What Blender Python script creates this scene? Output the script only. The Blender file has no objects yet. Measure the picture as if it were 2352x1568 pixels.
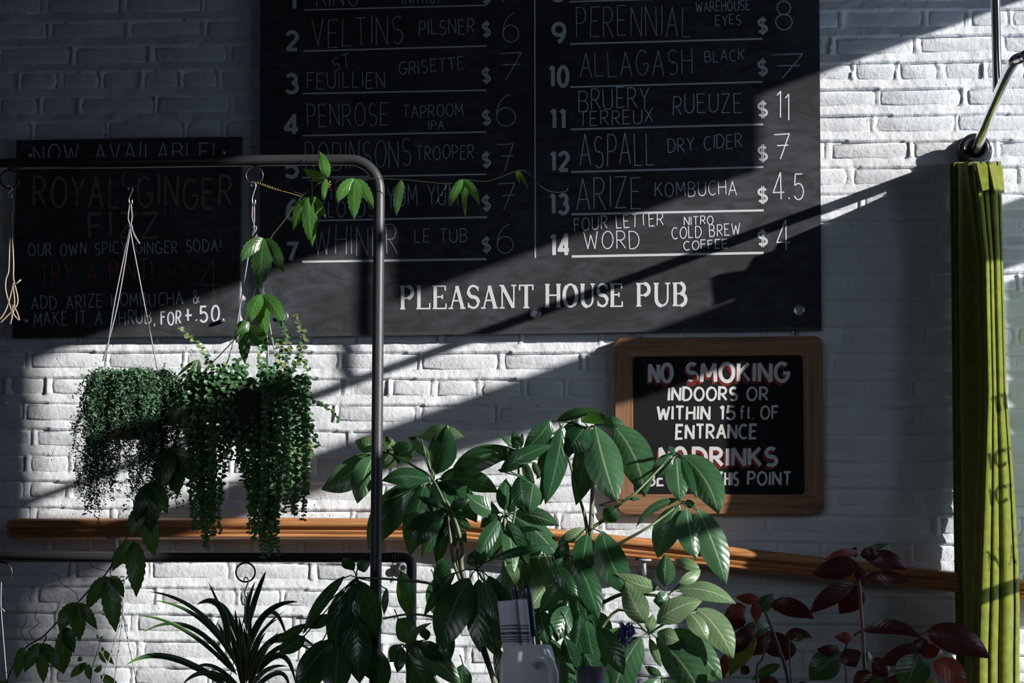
import bpy, math, random
import numpy as np
from mathutils import Vector
random.seed(7); R = random.random
def U(a, b): return a + (b - a) * R()
SC = bpy.context.scene
COL = SC.collection

# ------------------------------------------------------------------ camera
F = 6000.0
PITCH = math.atan(746 / 6000); YAW = math.radians(7.3); ROLL = 0.0042
CAM = Vector((0.0, -6.6, 1.0))
fw = Vector((-math.sin(YAW) * math.cos(PITCH), math.cos(YAW) * math.cos(PITCH), math.sin(PITCH)))
r0 = fw.cross(Vector((0, 0, 1))).normalized(); u0 = r0.cross(fw)
rt = r0 * math.cos(ROLL) + u0 * math.sin(ROLL)
up = u0 * math.cos(ROLL) - r0 * math.sin(ROLL)
cd = bpy.data.cameras.new('camera'); cam = bpy.data.objects.new('camera', cd); COL.objects.link(cam)
cd.sensor_width = 36; cd.lens = F / 2352 * 36; cd.clip_end = 100
from mathutils import Matrix
M = Matrix((rt, up, -fw)).transposed().to_4x4(); M.translation = CAM; cam.matrix_world = M
cd.dof.use_dof = True; cd.dof.focus_distance = 5.9; cd.dof.aperture_fstop = 11
SC.camera = cam

def P(px, py, d=0.0):
    """point of the real place at distance d in front of the brick wall, seen at px, py"""
    D = fw + rt * ((px - 1176) / F) - up * ((py - 784) / F)
    return CAM + D * ((-d - CAM.y) / D.y)

# ------------------------------------------------------------------ world, sun, sky light, exposure
SA, SB = 2.4, 0.84            # the sun travels (-SA, 1, -SB)
RS = SB / SA
XW = 1.55                     # inner face of the window wall at the right
w = bpy.data.worlds.new('world'); SC.world = w; w.use_nodes = True
bg = w.node_tree.nodes['Background']; bg.inputs[0].default_value = (0.55, 0.68, 0.95, 1); bg.inputs[1].default_value = 0.045
sd = bpy.data.lights.new('sun', 'SUN'); sd.energy = 7.3; sd.angle = 0.0093; sd.color = (1.0, 0.97, 0.93)
so = bpy.data.objects.new('sun', sd); COL.objects.link(so); so.location = (4, -2, 4)
so.rotation_euler = Vector((-SA, 1, -SB)).to_track_quat('-Z', 'Y').to_euler()
def area(name, loc, direction, sx, sy, e, col):
    l = bpy.data.lights.new(name, 'AREA'); l.shape = 'RECTANGLE'; l.size = sx; l.size_y = sy; l.energy = e; l.color = col
    o = bpy.data.objects.new(name, l); COL.objects.link(o); o.location = loc
    o.rotation_euler = Vector(direction).to_track_quat('-Z', 'Y').to_euler(); return o
area('window_skylight', (1.85, -1.0, 1.5), (-1, 0.25, -0.1), 2.4, 1.5, 46, (0.62, 0.77, 1.0))
area('mug_fill', (-1.75, -4.3, 2.1), (0.9, 2.1, -1.0), 0.8, 0.8, 1.25, (0.80, 0.86, 1.0)).data.spread = 1.1  # unseen fill lamp added to brighten the mug and napkins
vs = SC.view_settings
vs.view_transform = 'Standard'; vs.look = 'None'; vs.gamma = 1; vs.use_curve_mapping = False; vs.exposure = 0.0
SC.cycles.max_bounces = 6; SC.cycles.diffuse_bounces = 3; SC.cycles.glossy_bounces = 3
SC.cycles.transmission_bounces = 4; SC.cycles.caustics_reflective = False; SC.cycles.caustics_refractive = False
SC.cycles.sample_clamp_indirect = 4

# ------------------------------------------------------------------ materials
MATS = {}
def nt(name):
    m = bpy.data.materials.new(name); m.use_nodes = True; MATS[name] = m
    t = m.node_tree; return m, t, t.nodes['Principled BSDF'], t.nodes, t.links
def simple(name, col, rough=0.6, metal=0.0, spec=0.5, var=0.0, scale=20, bump=0.0, bscale=60, sheen=0.0):
    m, t, b, N, L = nt(name)
    b.inputs['Base Color'].default_value = (*col, 1); b.inputs['Roughness'].default_value = rough
    b.inputs['Metallic'].default_value = metal; b.inputs['Specular IOR Level'].default_value = spec
    if sheen: b.inputs['Sheen Weight'].default_value = sheen; b.inputs['Sheen Roughness'].default_value = 0.4
    tc = N.new('ShaderNodeTexCoord')
    if var:
        n = N.new('ShaderNodeTexNoise'); n.inputs['Scale'].default_value = scale; n.inputs['Detail'].default_value = 5
        L.new(tc.outputs['Object'], n.inputs['Vector'])
        r = N.new('ShaderNodeValToRGB'); r.color_ramp.elements[0].position = 0.3; r.color_ramp.elements[1].position = 0.7
        r.color_ramp.elements[0].color = (*[c * (1 - var) for c in col], 1); r.color_ramp.elements[1].color = (*[min(1, c * (1 + var)) for c in col], 1)
        L.new(n.outputs['Fac'], r.inputs[0]); L.new(r.outputs[0], b.inputs['Base Color'])
    if bump:
        n = N.new('ShaderNodeTexNoise'); n.inputs['Scale'].default_value = bscale; n.inputs['Detail'].default_value = 4
        L.new(tc.outputs['Object'], n.inputs['Vector'])
        k = N.new('ShaderNodeBump'); k.inputs['Distance'].default_value = bump; L.new(n.outputs['Fac'], k.inputs['Height']); L.new(k.outputs[0], b.inputs['Normal'])
    return m

def paint_mat():
    m, t, b, N, L = nt('white_brick_paint')
    b.inputs['Roughness'].default_value = 0.55; b.inputs['Specular IOR Level'].default_value = 0.3
    g = N.new('ShaderNodeNewGeometry')
    def noise(s, d, r=0.55):
        n = N.new('ShaderNodeTexNoise'); n.inputs['Scale'].default_value = s; n.inputs['Detail'].default_value = d; n.inputs['Roughness'].default_value = r
        L.new(g.outputs['Position'], n.inputs['Vector']); return n.outputs['Fac']
    def math_(op, a, b_=None, c=None):
        n = N.new('ShaderNodeMath'); n.operation = op
        for i, v in enumerate((a, b_, c)):
            if v is None: continue
            if isinstance(v, (int, float)): n.inputs[i].default_value = v
            else: L.new(v, n.inputs[i])
        return n.outputs[0]
    n1 = noise(420, 2); n2 = noise(90, 3); n3 = noise(25, 3)
    vo = N.new('ShaderNodeTexVoronoi'); vo.inputs['Scale'].default_value = 85; L.new(g.outputs['Position'], vo.inputs['Vector'])
    pit = math_('SUBTRACT', 1, math_('SMOOTH_MIN', 1, math_('MULTIPLY', vo.outputs['Distance'], 4.5), 0.2))
    msk = N.new('ShaderNodeMapRange'); msk.inputs[1].default_value = 0.56; msk.inputs[2].default_value = 0.66; L.new(noise(14, 3), msk.inputs[0])
    pit = math_('MULTIPLY', pit, msk.outputs[0])
    h = math_('ADD', math_('MULTIPLY', n1, 0.16), math_('MULTIPLY', n2, 0.42))
    h = math_('ADD', h, math_('MULTIPLY', n3, 0.9)); h = math_('SUBTRACT', h, math_('MULTIPLY', pit, 1.1))
    k = N.new('ShaderNodeBump'); k.inputs['Distance'].default_value = 0.003; k.inputs['Strength'].default_value = 1.0
    L.new(h, k.inputs['Height']); L.new(k.outputs[0], b.inputs['Normal'])
    r = N.new('ShaderNodeValToRGB'); r.color_ramp.elements[0].position = 0.35; r.color_ramp.elements[1].position = 0.6
    r.color_ramp.elements[0].color = (0.71, 0.735, 0.77, 1); r.color_ramp.elements[1].color = (0.81, 0.838, 0.87, 1)
    L.new(noise(6, 3), r.inputs[0]); L.new(r.outputs[0], b.inputs['Base Color'])
    return m
PAINT = paint_mat()

def board_mat():
    m, t, b, N, L = nt('chalkboard_surface')
    b.inputs['Roughness'].default_value = 0.75; b.inputs['Specular IOR Level'].default_value = 0.12
    g = N.new('ShaderNodeNewGeometry')
    def noise(s, d, v, dist=0.0):
        mp = N.new('ShaderNodeMapping'); mp.inputs['Scale'].default_value = v; mp.inputs['Rotation'].default_value = (0, 0.35, 0)
        L.new(g.outputs['Position'], mp.inputs[0])
        n = N.new('ShaderNodeTexNoise'); n.inputs['Scale'].default_value = s; n.inputs['Detail'].default_value = d; n.inputs['Distortion'].default_value = dist
        L.new(mp.outputs[0], n.inputs['Vector']); return n.outputs['Fac']
    a = noise(2.6, 4, (1, 1, 1), 1.6); s = noise(9, 6, (1, 1, 2.2), 2.2)
    mu = N.new('ShaderNodeMath'); mu.operation = 'MULTIPLY'; L.new(a, mu.inputs[0]); L.new(s, mu.inputs[1])
    r = N.new('ShaderNodeValToRGB'); e = r.color_ramp.elements
    e[0].position = 0.17; e[0].color = (0.038, 0.040, 0.044, 1); e[1].position = 0.50; e[1].color = (0.092, 0.10, 0.114, 1)
    L.new(mu.outputs[0], r.inputs[0]); L.new(r.outputs[0], b.inputs['Base Color']); return m
BOARD = board_mat()

def wood_mat(name, c0, c1, axis=0, scale=1.0, rough=0.4):
    m, t, b, N, L = nt(name); b.inputs['Roughness'].default_value = rough
    tc = N.new('ShaderNodeNewGeometry'); mp = N.new('ShaderNodeMapping')
    s = [70 * scale] * 3; s[axis] = 2.2 * scale; mp.inputs['Scale'].default_value = s
    L.new(tc.outputs['Position'], mp.inputs[0])
    n = N.new('ShaderNodeTexNoise'); n.inputs['Scale'].default_value = 1.4; n.inputs['Detail'].default_value = 6; n.inputs['Distortion'].default_value = 0.4
    L.new(mp.outputs[0], n.inputs['Vector'])
    r = N.new('ShaderNodeValToRGB'); e = r.color_ramp.elements; e[0].position = 0.38; e[0].color = (*c0, 1); e[1].position = 0.62; e[1].color = (*c1, 1)
    L.new(n.outputs['Fac'], r.inputs[0]); L.new(r.outputs[0], b.inputs['Base Color'])
    k = N.new('ShaderNodeBump'); k.inputs['Distance'].default_value = 0.0006; L.new(n.outputs['Fac'], k.inputs['Height']); L.new(k.outputs[0], b.inputs['Normal'])
    return m
RAILW = wood_mat('rail_wood', (0.36, 0.15, 0.055), (0.62, 0.29, 0.12), 0, rough=0.35)
FRAMEH = wood_mat('frame_wood_across', (0.20, 0.10, 0.05), (0.36, 0.19, 0.10), 0, rough=0.45)
FRAMEV = wood_mat('frame_wood_upright', (0.20, 0.10, 0.05), (0.36, 0.19, 0.10), 2, rough=0.45)
TABLEW = wood_mat('table_wood', (0.08, 0.04, 0.02), (0.14, 0.07, 0.035), 0)

def leaf_mat(name, top, back, vein, rough=0.28, trans=0.35, tcol=None, veins=9.0):
    m, t, b, N, L = nt(name)
    b.inputs['Roughness'].default_value = rough; b.inputs['Specular IOR Level'].default_value = 0.5
    uv = N.new('ShaderNodeUVMap'); sp = N.new('ShaderNodeSeparateXYZ'); L.new(uv.outputs[0], sp.inputs[0])
    def mth(op, a, b_=0.0):
        n = N.new('ShaderNodeMath'); n.operation = op
        for i, v in enumerate((a, b_)):
            if isinstance(v, (int, float)): n.inputs[i].default_value = v
            else: L.new(v, n.inputs[i])
        return n.outputs[0]
    ax = mth('ABSOLUTE', mth('SUBTRACT', sp.outputs[0], 0.5))
    mid = mth('LESS_THAN', ax, 0.028)
    ph = mth('SUBTRACT', mth('MULTIPLY', sp.outputs[1], veins), mth('MULTIPLY', ax, 4.0))
    fr = mth('FRACT', ph); side = mth('LESS_THAN', fr, 0.07)
    fac = mth('MAXIMUM', mid, mth('MULTIPLY', side, 0.16))
    g = N.new('ShaderNodeNewGeometry')
    mx = N.new('ShaderNodeMix'); mx.data_type = 'RGBA'; L.new(g.outputs['Backfacing'], mx.inputs[0]); mx.inputs[6].default_value = (*top, 1); mx.inputs[7].default_value = (*back, 1)
    nz = N.new('ShaderNodeTexNoise'); nz.inputs['Scale'].default_value = 30; L.new(g.outputs['Position'], nz.inputs['Vector'])
    hs = N.new('ShaderNodeHueSaturation'); L.new(mx.outputs[2], hs.inputs['Color'])
    mr = N.new('ShaderNodeMapRange'); mr.inputs[3].default_value = 0.7; mr.inputs[4].default_value = 1.3; L.new(nz.outputs['Fac'], mr.inputs[0]); L.new(mr.outputs[0], hs.inputs['Value'])
    m2 = N.new('ShaderNodeMix'); m2.data_type = 'RGBA'; L.new(fac, m2.inputs[0]); L.new(hs.outputs[0], m2.inputs[6]); m2.inputs[7].default_value = (*vein, 1)
    L.new(m2.outputs[2], b.inputs['Base Color'])
    k = N.new('ShaderNodeBump'); k.inputs['Distance'].default_value = 0.00022
    sn = mth('SINE', mth('MULTIPLY', ph, 6.283)); L.new(mth('SUBTRACT', mth('MULTIPLY', sn, 0.5), mid), k.inputs['Height']); L.new(k.outputs[0], b.inputs['Normal'])
    tr = N.new('ShaderNodeBsdfTranslucent'); tr.inputs[0].default_value = (*(tcol or (0.10, 0.26, 0.03)), 1)
    ms = N.new('ShaderNodeMixShader'); ms.inputs[0].default_value = trans
    out = N['Material Output']; L.new(b.outputs[0], ms.inputs[1]); L.new(tr.outputs[0], ms.inputs[2]); L.new(ms.outputs[0], out.inputs[0])
    return m
L_DARK = leaf_mat('umbrella_leaf_shaded', (0.022, 0.075, 0.032), (0.06, 0.15, 0.055), (0.10, 0.20, 0.09), 0.25, 0.22)
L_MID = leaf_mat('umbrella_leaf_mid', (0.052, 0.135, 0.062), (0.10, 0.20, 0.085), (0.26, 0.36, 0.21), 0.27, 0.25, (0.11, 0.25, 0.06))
L_PALE = leaf_mat('umbrella_leaf_lit', (0.15, 0.24, 0.115), (0.22, 0.31, 0.17), (0.38, 0.46, 0.29), 0.32, 0.25, (0.15, 0.28, 0.08))  # sun and shade put into the leaf tones: deep for shaded, pale for lit
L_VINE = leaf_mat('passion_vine_leaf', (0.07, 0.20, 0.045), (0.11, 0.24, 0.06), (0.22, 0.36, 0.12), 0.26, 0.35, (0.16, 0.34, 0.04), 6)
L_VDARK = leaf_mat('passion_vine_leaf_deep', (0.04, 0.11, 0.03), (0.06, 0.14, 0.035), (0.12, 0.22, 0.08), 0.33, 0.3, (0.10, 0.24, 0.03), 6)
L_RED = leaf_mat('burgundy_leaf', (0.038, 0.014, 0.016), (0.13, 0.025, 0.025), (0.07, 0.035, 0.035), 0.3, 0.10, (0.22, 0.03, 0.015))
L_REDL = leaf_mat('copper_leaf', (0.15, 0.04, 0.035), (0.30, 0.08, 0.05), (0.26, 0.12, 0.09), 0.33, 0.22, (0.34, 0.06, 0.025))
L_REDG = leaf_mat('bronze_green_leaf', (0.035, 0.06, 0.035), (0.10, 0.05, 0.03), (0.14, 0.17, 0.12), 0.30, 0.15)
L_OLIVE = leaf_mat('ochre_leaf', (0.20, 0.12, 0.02), (0.24, 0.14, 0.03), (0.30, 0.20, 0.06), 0.4, 0.3)
L_COIN = leaf_mat('coin_leaf', (0.07, 0.17, 0.07), (0.08, 0.17, 0.07), (0.08, 0.18, 0.08), 0.35, 0.2)
L_COINP = leaf_mat('coin_leaf_young', (0.22, 0.28, 0.11), (0.22, 0.28, 0.11), (0.22, 0.28, 0.11), 0.35, 0.25)
L_FINE = simple('fine_foliage', (0.075, 0.16, 0.08), 0.5, var=0.6, scale=45)
def stripe_mat():
    m, t, b, N, L = nt('striped_blade'); b.inputs['Roughness'].default_value = 0.32
    uv = N.new('ShaderNodeUVMap'); sp = N.new('ShaderNodeSeparateXYZ'); L.new(uv.outputs[0], sp.inputs[0])
    r = N.new('ShaderNodeValToRGB'); e = r.color_ramp.elements; r.color_ramp.interpolation = 'CONSTANT'
    e[0].color = (0.30, 0.36, 0.16, 1); e[1].position = 0.13; e[1].color = (0.03, 0.10, 0.035, 1)
    for p_, c in ((0.43, (0.07, 0.16, 0.06, 1)), (0.57, (0.03, 0.10, 0.035, 1)), (0.87, (0.30, 0.36, 0.16, 1))):
        q = r.color_ramp.elements.new(p_); q.color = c
    L.new(sp.outputs[0], r.inputs[0]); L.new(r.outputs[0], b.inputs['Base Color']); return m
L_SPIDER = stripe_mat()
TUBE = simple('black_powder_coat', (0.04, 0.04, 0.044), 0.42, spec=0.5, bump=0.0003, bscale=400)
STEEL = simple('galvanised_steel', (0.55, 0.56, 0.58), 0.3, 0.9)
CHROME = simple('chrome', (0.78, 0.80, 0.82), 0.12, 1.0)
IRON = simple('black_iron', (0.02, 0.021, 0.023), 0.3)
CORD = simple('waxed_cord', (0.42, 0.33, 0.24), 0.6)
CORDG = simple('grey_cord', (0.30, 0.30, 0.30), 0.6)
STEM = simple('green_stem', (0.10, 0.14, 0.055), 0.5, var=0.3)
BARK = simple('pale_bark', (0.13, 0.135, 0.09), 0.6, var=0.45, scale=30, bump=0.001)
VSTEM = simple('vine_stem', (0.05, 0.07, 0.03), 0.5)
RSTEM = simple('brown_twig', (0.14, 0.085, 0.06), 0.6, var=0.3)
TENDRIL = simple('ochre_tendril', (0.42, 0.28, 0.08), 0.5)
TERRA = simple('terracotta', (0.30, 0.085, 0.05), 0.7, var=0.15)
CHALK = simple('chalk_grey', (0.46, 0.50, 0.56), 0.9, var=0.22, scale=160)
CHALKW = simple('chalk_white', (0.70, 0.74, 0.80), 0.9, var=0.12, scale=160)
SIGNW = simple('sign_paint_white', (0.66, 0.68, 0.71), 0.6)
SIGNP = simple('sign_paint_cream', (0.74, 0.745, 0.74), 0.5)
SIGNR = simple('sign_paint_red', (0.20, 0.018, 0.014), 0.5)
CHBRN = simple('chalk_brown', (0.27, 0.16, 0.11), 0.9, var=0.4, scale=120)
CHRED = simple('chalk_red', (0.25, 0.08, 0.06), 0.9, var=0.4, scale=120)
BLACKP = simple('black_sign_panel', (0.016, 0.016, 0.018), 0.7, spec=0.1)
EDGE = simple('board_edge', (0.05, 0.055, 0.06), 0.5)
VELVET = simple('olive_velvet', (0.14, 0.16, 0.018), 0.85, spec=0.15, var=0.22, scale=45, bump=0.0008, bscale=220, sheen=0.35)
CERAMIC = simple('grey_glazed_ceramic', (0.62, 0.63, 0.67), 0.12, spec=0.6)
LINEN = simple('grey_linen', (0.62, 0.64, 0.70), 0.85, bump=0.0003, bscale=900)
NSTRIPE = simple('napkin_stripe', (0.02, 0.02, 0.03), 0.8)
HANDLE = simple('dark_grey_handle', (0.05, 0.052, 0.085), 0.25)
ZINC = simple('zinc_cup', (0.16, 0.17, 0.20), 0.4, 0.6, var=0.35, scale=25)
PURPLE = simple('violet_petals', (0.12, 0.09, 0.36), 0.6, var=0.3, scale=80)
SOIL = simple('potting_soil', (0.03, 0.02, 0.015), 0.9, bump=0.004)
PLASTER = simple('plaster', (0.30, 0.31, 0.33), 0.8)
FLOORM = simple('floor_boards', (0.10, 0.07, 0.05), 0.5, var=0.2)
CEILM = simple('ceiling_paint', (0.10, 0.10, 0.11), 0.8)
WFRAME = simple('window_frame_paint', (0.04, 0.04, 0.045), 0.5)
DECAL = simple('window_decal', (0.02, 0.02, 0.02), 0.5)

# ------------------------------------------------------------------ builders
def mk(name, V, Fc, mat, parent=None, smooth=False, uv=None):
    me = bpy.data.meshes.new(name); me.from_pydata([tuple(v) for v in V], [], Fc)
    me.materials.append(mat)
    if uv is not None:
        ul = me.uv_layers.new(name='UVMap'); flat = []
        for p in me.polygons:
            for vi in p.vertices: flat += uv[vi]
        ul.data.foreach_set('uv', flat)
    if smooth: me.polygons.foreach_set('use_smooth', [True] * len(me.polygons))
    o = bpy.data.objects.new(name, me); COL.objects.link(o)
    if parent: o.parent = parent
    return o
def tag(o, label=None, cat=None, group=None, kind=None):
    if label: o['label'] = label
    if cat: o['category'] = cat
    if group: o['group'] = group
    if kind: o['kind'] = kind
    return o
def thing(name, label, cat, loc=(0, 0, 0), group=None):
    o = bpy.data.objects.new(name, None); COL.objects.link(o); o.empty_display_size = 0.05
    tag(o, label, cat, group); TH.append((o, Vector(loc))); return o
TH = []          # empties; moved to their bases at the end, children staying put
class MB:
    def __init__(s): s.V = []; s.F = []; s.uv = []
    def add(s, V, Fc, uv=None):
        n = len(s.V); s.V += [tuple(v) for v in V]; s.F += [tuple(i + n for i in f) for f in Fc]
        s.uv += uv if uv else [(0.3, 0.5)] * len(V)
    def box(s, a, b):
        x0, y0, z0 = a; x1, y1, z1 = b
        s.add([(x0, y0, z0), (x1, y0, z0), (x1, y1, z0), (x0, y1, z0), (x0, y0, z1), (x1, y0, z1), (x1, y1, z1), (x0, y1, z1)],
              [(0, 3, 2, 1), (4, 5, 6, 7), (0, 1, 5, 4), (1, 2, 6, 5), (2, 3, 7, 6), (3, 0, 4, 7)])
    def tube(s, pts, rad, n=8, caps=True):
        pts = [Vector(p) for p in pts]; m = len(pts)
        rs = rad if isinstance(rad, (list, tuple)) else [rad] * m
        V = []; Fc = []; prev = None
        for i, p in enumerate(pts):
            t = (pts[min(i + 1, m - 1)] - pts[max(i - 1, 0)]).normalized()
            if prev is None:
                a = Vector((0, 0, 1)) if abs(t.z) < 0.9 else Vector((1, 0, 0)); prev = (a - t * a.dot(t)).normalized()
            else:
                prev = (prev - t * prev.dot(t)).normalized()
            b = t.cross(prev)
            for k in range(n):
                an = 2 * math.pi * k / n; V.append(p + (prev * math.cos(an) + b * math.sin(an)) * rs[i])
        for i in range(m - 1):
            for k in range(n):
                Fc.append((i * n + k, i * n + (k + 1) % n, (i + 1) * n + (k + 1) % n, (i + 1) * n + k))
        if caps: Fc.append(tuple(range(n - 1, -1, -1))); Fc.append(tuple((m - 1) * n + k for k in range(n)))
        s.add(V, Fc)
    def lathe(s, c, prof, n=24, axis='z', capb=True, capt=True):
        c = Vector(c); V = []; Fc = []
        for r, h in prof:
            for k in range(n):
                a = 2 * math.pi * k / n
                if axis == 'z': V.append(c + Vector((r * math.cos(a), r * math.sin(a), h)))
                else: V.append(c + Vector((r * math.cos(a), -h, r * math.sin(a))))
        m = len(prof)
        for i in range(m - 1):
            for k in range(n): Fc.append((i * n + k, i * n + (k + 1) % n, (i + 1) * n + (k + 1) % n, (i + 1) * n + k))
        if capb: Fc.append(tuple(range(n - 1, -1, -1)))
        if capt: Fc.append(tuple((m - 1) * n + k for k in range(n)))
        s.add(V, Fc)
    def build(s, name, mat, parent=None, smooth=False, uv=False):
        return mk(name, s.V, s.F, mat, parent, smooth, s.uv if uv else None)
def smooth_pts(pts, n=6):
    """catmull-rom through 3D points"""
    pts = [Vector(p) for p in pts]; out = []
    if len(pts) < 3: return pts
    q = [pts[0] * 2 - pts[1]] + pts + [pts[-1] * 2 - pts[-2]]
    for i in range(1, len(q) - 2):
        for k in range(n):
            t = k / n; a, b, c, d = q[i - 1], q[i], q[i + 1], q[i + 2]
            out.append(0.5 * ((2 * b) + (c - a) * t + (2 * a - 5 * b + 4 * c - d) * t * t + (3 * b - a - 3 * c + d) * t ** 3))
    out.append(pts[-1]); return out
def pxpath(l, d, n=6):
    return smooth_pts([P(p[0], p[1], p[2] if len(p) > 2 else d) for p in l], n)

# ------------------------------------------------------------------ room shell
ZT, ZB = 3.35, 0.0
TILT = -0.0135; CC = 0.0680; ZL = 2.3946; X0W = 0.2      # brick courses: tilt, height, a lip level
rng = np.random.default_rng(3)
def vnoise(x, z, s, seed):
    r = np.random.default_rng(seed); G = r.random((512, 512))
    a = x * s + 200.0; b = z * s + 100.0; i = np.floor(a).astype(int); j = np.floor(b).astype(int)
    u = a - i; v = b - j; u = u * u * (3 - 2 * u); v = v * v * (3 - 2 * v); i %= 511; j %= 511
    return (G[i, j] * (1 - u) + G[i + 1, j] * u) * (1 - v) + (G[i, j + 1] * (1 - u) + G[i + 1, j + 1] * u) * v - 0.5
# brick layout
K0, K1 = -26, 12
bricks = []; joints = {}
for k in range(K0, K1):
    x = -2.95 + (0.1 if k % 2 else 0.0) + U(-0.015, 0.015); js = []
    header = (k % 6 == 2)
    while x < 1.5:
        L_ = (0.098 if header else (0.197 if R() > 0.13 else 0.098)) + U(-0.006, 0.006); g = U(0.009, 0.018)
        bricks.append((k, x, x + L_)); js.append((x + L_, x + L_ + g)); x += L_ + g
    joints[k] = np.array(js)
def wall_h(X, Z):
    Wc = (ZL + TILT * (X - X0W) - Z) / CC; k = np.floor(Wc).astype(int); t = Wc - k     # t: 0 at the lip above, 1 at the lip below
    t = t + 0.05 * vnoise(X, Z, 9, 5)
    lip = 0.0062 + 0.008 * vnoise(X, k * 7.3, 5, 11) + 0.004 * vnoise(X, k * 3.1, 23, 12)
    lip = np.clip(lip, 0.0003, 0.008)
    ramp = np.clip((t - 0.60) / 0.36, 0, 1)
    h = np.where(t < 0.60, -0.0022, -0.0012 + ramp * lip); h = np.where(t > 0.985, -0.001, h)
    for kk in range(K0, K1):
        sel = (-k == kk)
        if not sel.any(): continue
        xs = X[sel] + 0.004 * vnoise(X[sel], Z[sel], 30, 8); J = joints[kk]; idx = np.clip(np.searchsorted(J[:, 0], xs, side='right') - 1, 0, len(J) - 1)
        inj = (xs >= J[idx, 0]) & (xs <= J[idx, 1]); s = (xs - J[idx, 0]) / (J[idx, 1] - J[idx, 0])
        hh = h[sel]; jl = np.clip(0.0012 + 0.009 * vnoise(J[idx, 0], kk * 5.7 + 0 * xs, 11, 14), 0.0, 0.006)
        hh = np.where(inj & (t[sel] < 0.62), jl * (1 - s) + 0.0002, hh); h[sel] = hh
    return h + 0.0030 * vnoise(X, Z, 11, 1) + 0.0022 * vnoise(X, Z, 34, 2) + 0.0011 * vnoise(X, Z, 95, 3)
xs = np.arange(-2.75, XW + 0.001, 0.0045); zs = np.arange(0.70, 3.10, 0.0036)
XX, ZZ = np.meshgrid(xs, zs); H = wall_h(XX, ZZ)
nx, nz = len(xs), len(zs)
co = np.stack([XX, -H, ZZ], -1).reshape(-1, 3)
ii = (np.arange(nz - 1)[:, None] * nx + np.arange(nx - 1)[None, :]).reshape(-1)
fa = np.stack([ii, ii + 1, ii + nx + 1, ii + nx], 1)
me = bpy.data.meshes.new('wall_back'); me.vertices.add(len(co)); me.vertices.foreach_set('co', co.reshape(-1).astype(np.float32))
me.loops.add(fa.size); me.loops.foreach_set('vertex_index', fa.reshape(-1).astype(np.int32))
me.polygons.add(len(fa)); me.polygons.foreach_set('loop_start', np.arange(0, fa.size, 4, dtype=np.int32)); me.polygons.foreach_set('loop_total', np.full(len(fa), 4, dtype=np.int32))
me.polygons.foreach_set('use_smooth', [True] * len(fa)); me.update(); me.validate(); me.materials.append(PAINT)
wall = bpy.data.objects.new('wall_back', me); COL.objects.link(wall); tag(wall, kind='structure', label='white painted brick wall')
b_ = MB(); b_.box((-2.75, 0.012, 0), (XW + 0.04, 0.25, ZT)); b_.box((-4.2, 0.0, 0), (-2.75, 0.25, ZT)); b_.box((-2.75, 0, 0), (XW, 0.012, 0.70)); b_.box((-2.75, 0, 3.1), (XW, 0.012, ZT))
tag(b_.build('wall_back_core', PAINT, wall), kind='structure')
def brick_geo(k, xa, xb):
    V = []; zt = -k * 0
    n = 10; xm = (xa + xb) / 2
    top = lambda x: ZL + TILT * (x - X0W) + k * CC - 0.0022
    bot = lambda x: top(x) - CC * 0.60
    ol = [(xa, .5, 0), (xa + .004, 1, 0), (xa + (xb - xa) * .36, 1, 0), (xa + (xb - xa) * .68, 1, 0), (xb - .004, 1, 0), (xb, .5, 0), (xb - .003, 0, 0), (xb - (xb - xa) * .3, 0, 0), (xa + (xb - xa) * .35, 0, 0), (xa + .003, 0, 0)]
    P2 = []
    for x, f, _ in ol:
        x += U(-.003, .003); z = bot(x) * (1 - f) + top(x) * f + U(-.0022, .0022); P2.append((x, z))
    cx = xm; cz = (top(xm) + bot(xm)) / 2; h0 = U(-0.0012, 0.0012); tx = U(-.010, .010); tz = U(-.02, .02)
    hz = lambda x, z: h0 + (x - cx) * tx + (z - cz) * tz
    def ins(x, z, dx, dz): return (x + max(-1, min(1, (cx - x) / .03)) * dx, z + (dz if z < cz else -dz))
    for x, z in P2: V.append((x, -hz(x, z) + 0.0028, z))
    for x, z in P2: x2, z2 = ins(x, z, .0022, .0028); V.append((x2, -hz(x2, z2) + .0006, z2))
    for x, z in P2: x2, z2 = ins(x, z, .007, .0070); V.append((x2, -hz(x2, z2) - 0.0004 + U(-.0004, .0004), z2))
    Fc = []
    for r_ in (0, 1):
        for i in range(n):
            j = (i + 1) % n; Fc.append((r_ * n + i, r_ * n + n + i, r_ * n + n + j, r_ * n + j))
    Fc.append(tuple(range(3 * n - 1, 2 * n - 1, -1)))
    return V, Fc
def proj(p):
    q = Vector(p) - CAM; z = q.dot(fw); return 1176 + F * q.dot(rt) / z, 784 - F * q.dot(up) / z
rest = MB(); nb = 0
for k, xa, xb in bricks:
    zc = ZL + TILT * ((xa + xb) / 2 - X0W) + k * CC - 0.02
    if zc < 0.72 or zc > 3.06 or xa < -2.72 or xb > XW - .02: continue
    V, Fc = brick_geo(k, xa, xb); a = proj((xa, 0, zc)); c = proj((xb, 0, zc))
    seen = a[0] < 2350 and c[0] > 2 and -15 < a[1] < 1585
    hid = (a[0] > 606 and c[0] < 1880 and a[1] < 740) or (a[0] > 45 and c[0] < 535 and 345 < a[1] < 750) or (a[0] > 1420 and c[0] < 1885 and 800 < a[1] < 1150) or (a[0] > 2200 and c[0] < 2300 and a[1] > 400)
    if seen and not hid and nb < 300: mk('brick', V, Fc, PAINT, wall, smooth=True); nb += 1
    else: rest.add(V, Fc)
tag(rest.build('brick_field', PAINT, wall), kind='stuff')
b_ = MB(); b_.box((-4.2, -9, -0.1), (XW + .04, 0.25, 0)); tag(b_.build('floor', FLOORM), kind='structure')
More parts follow.
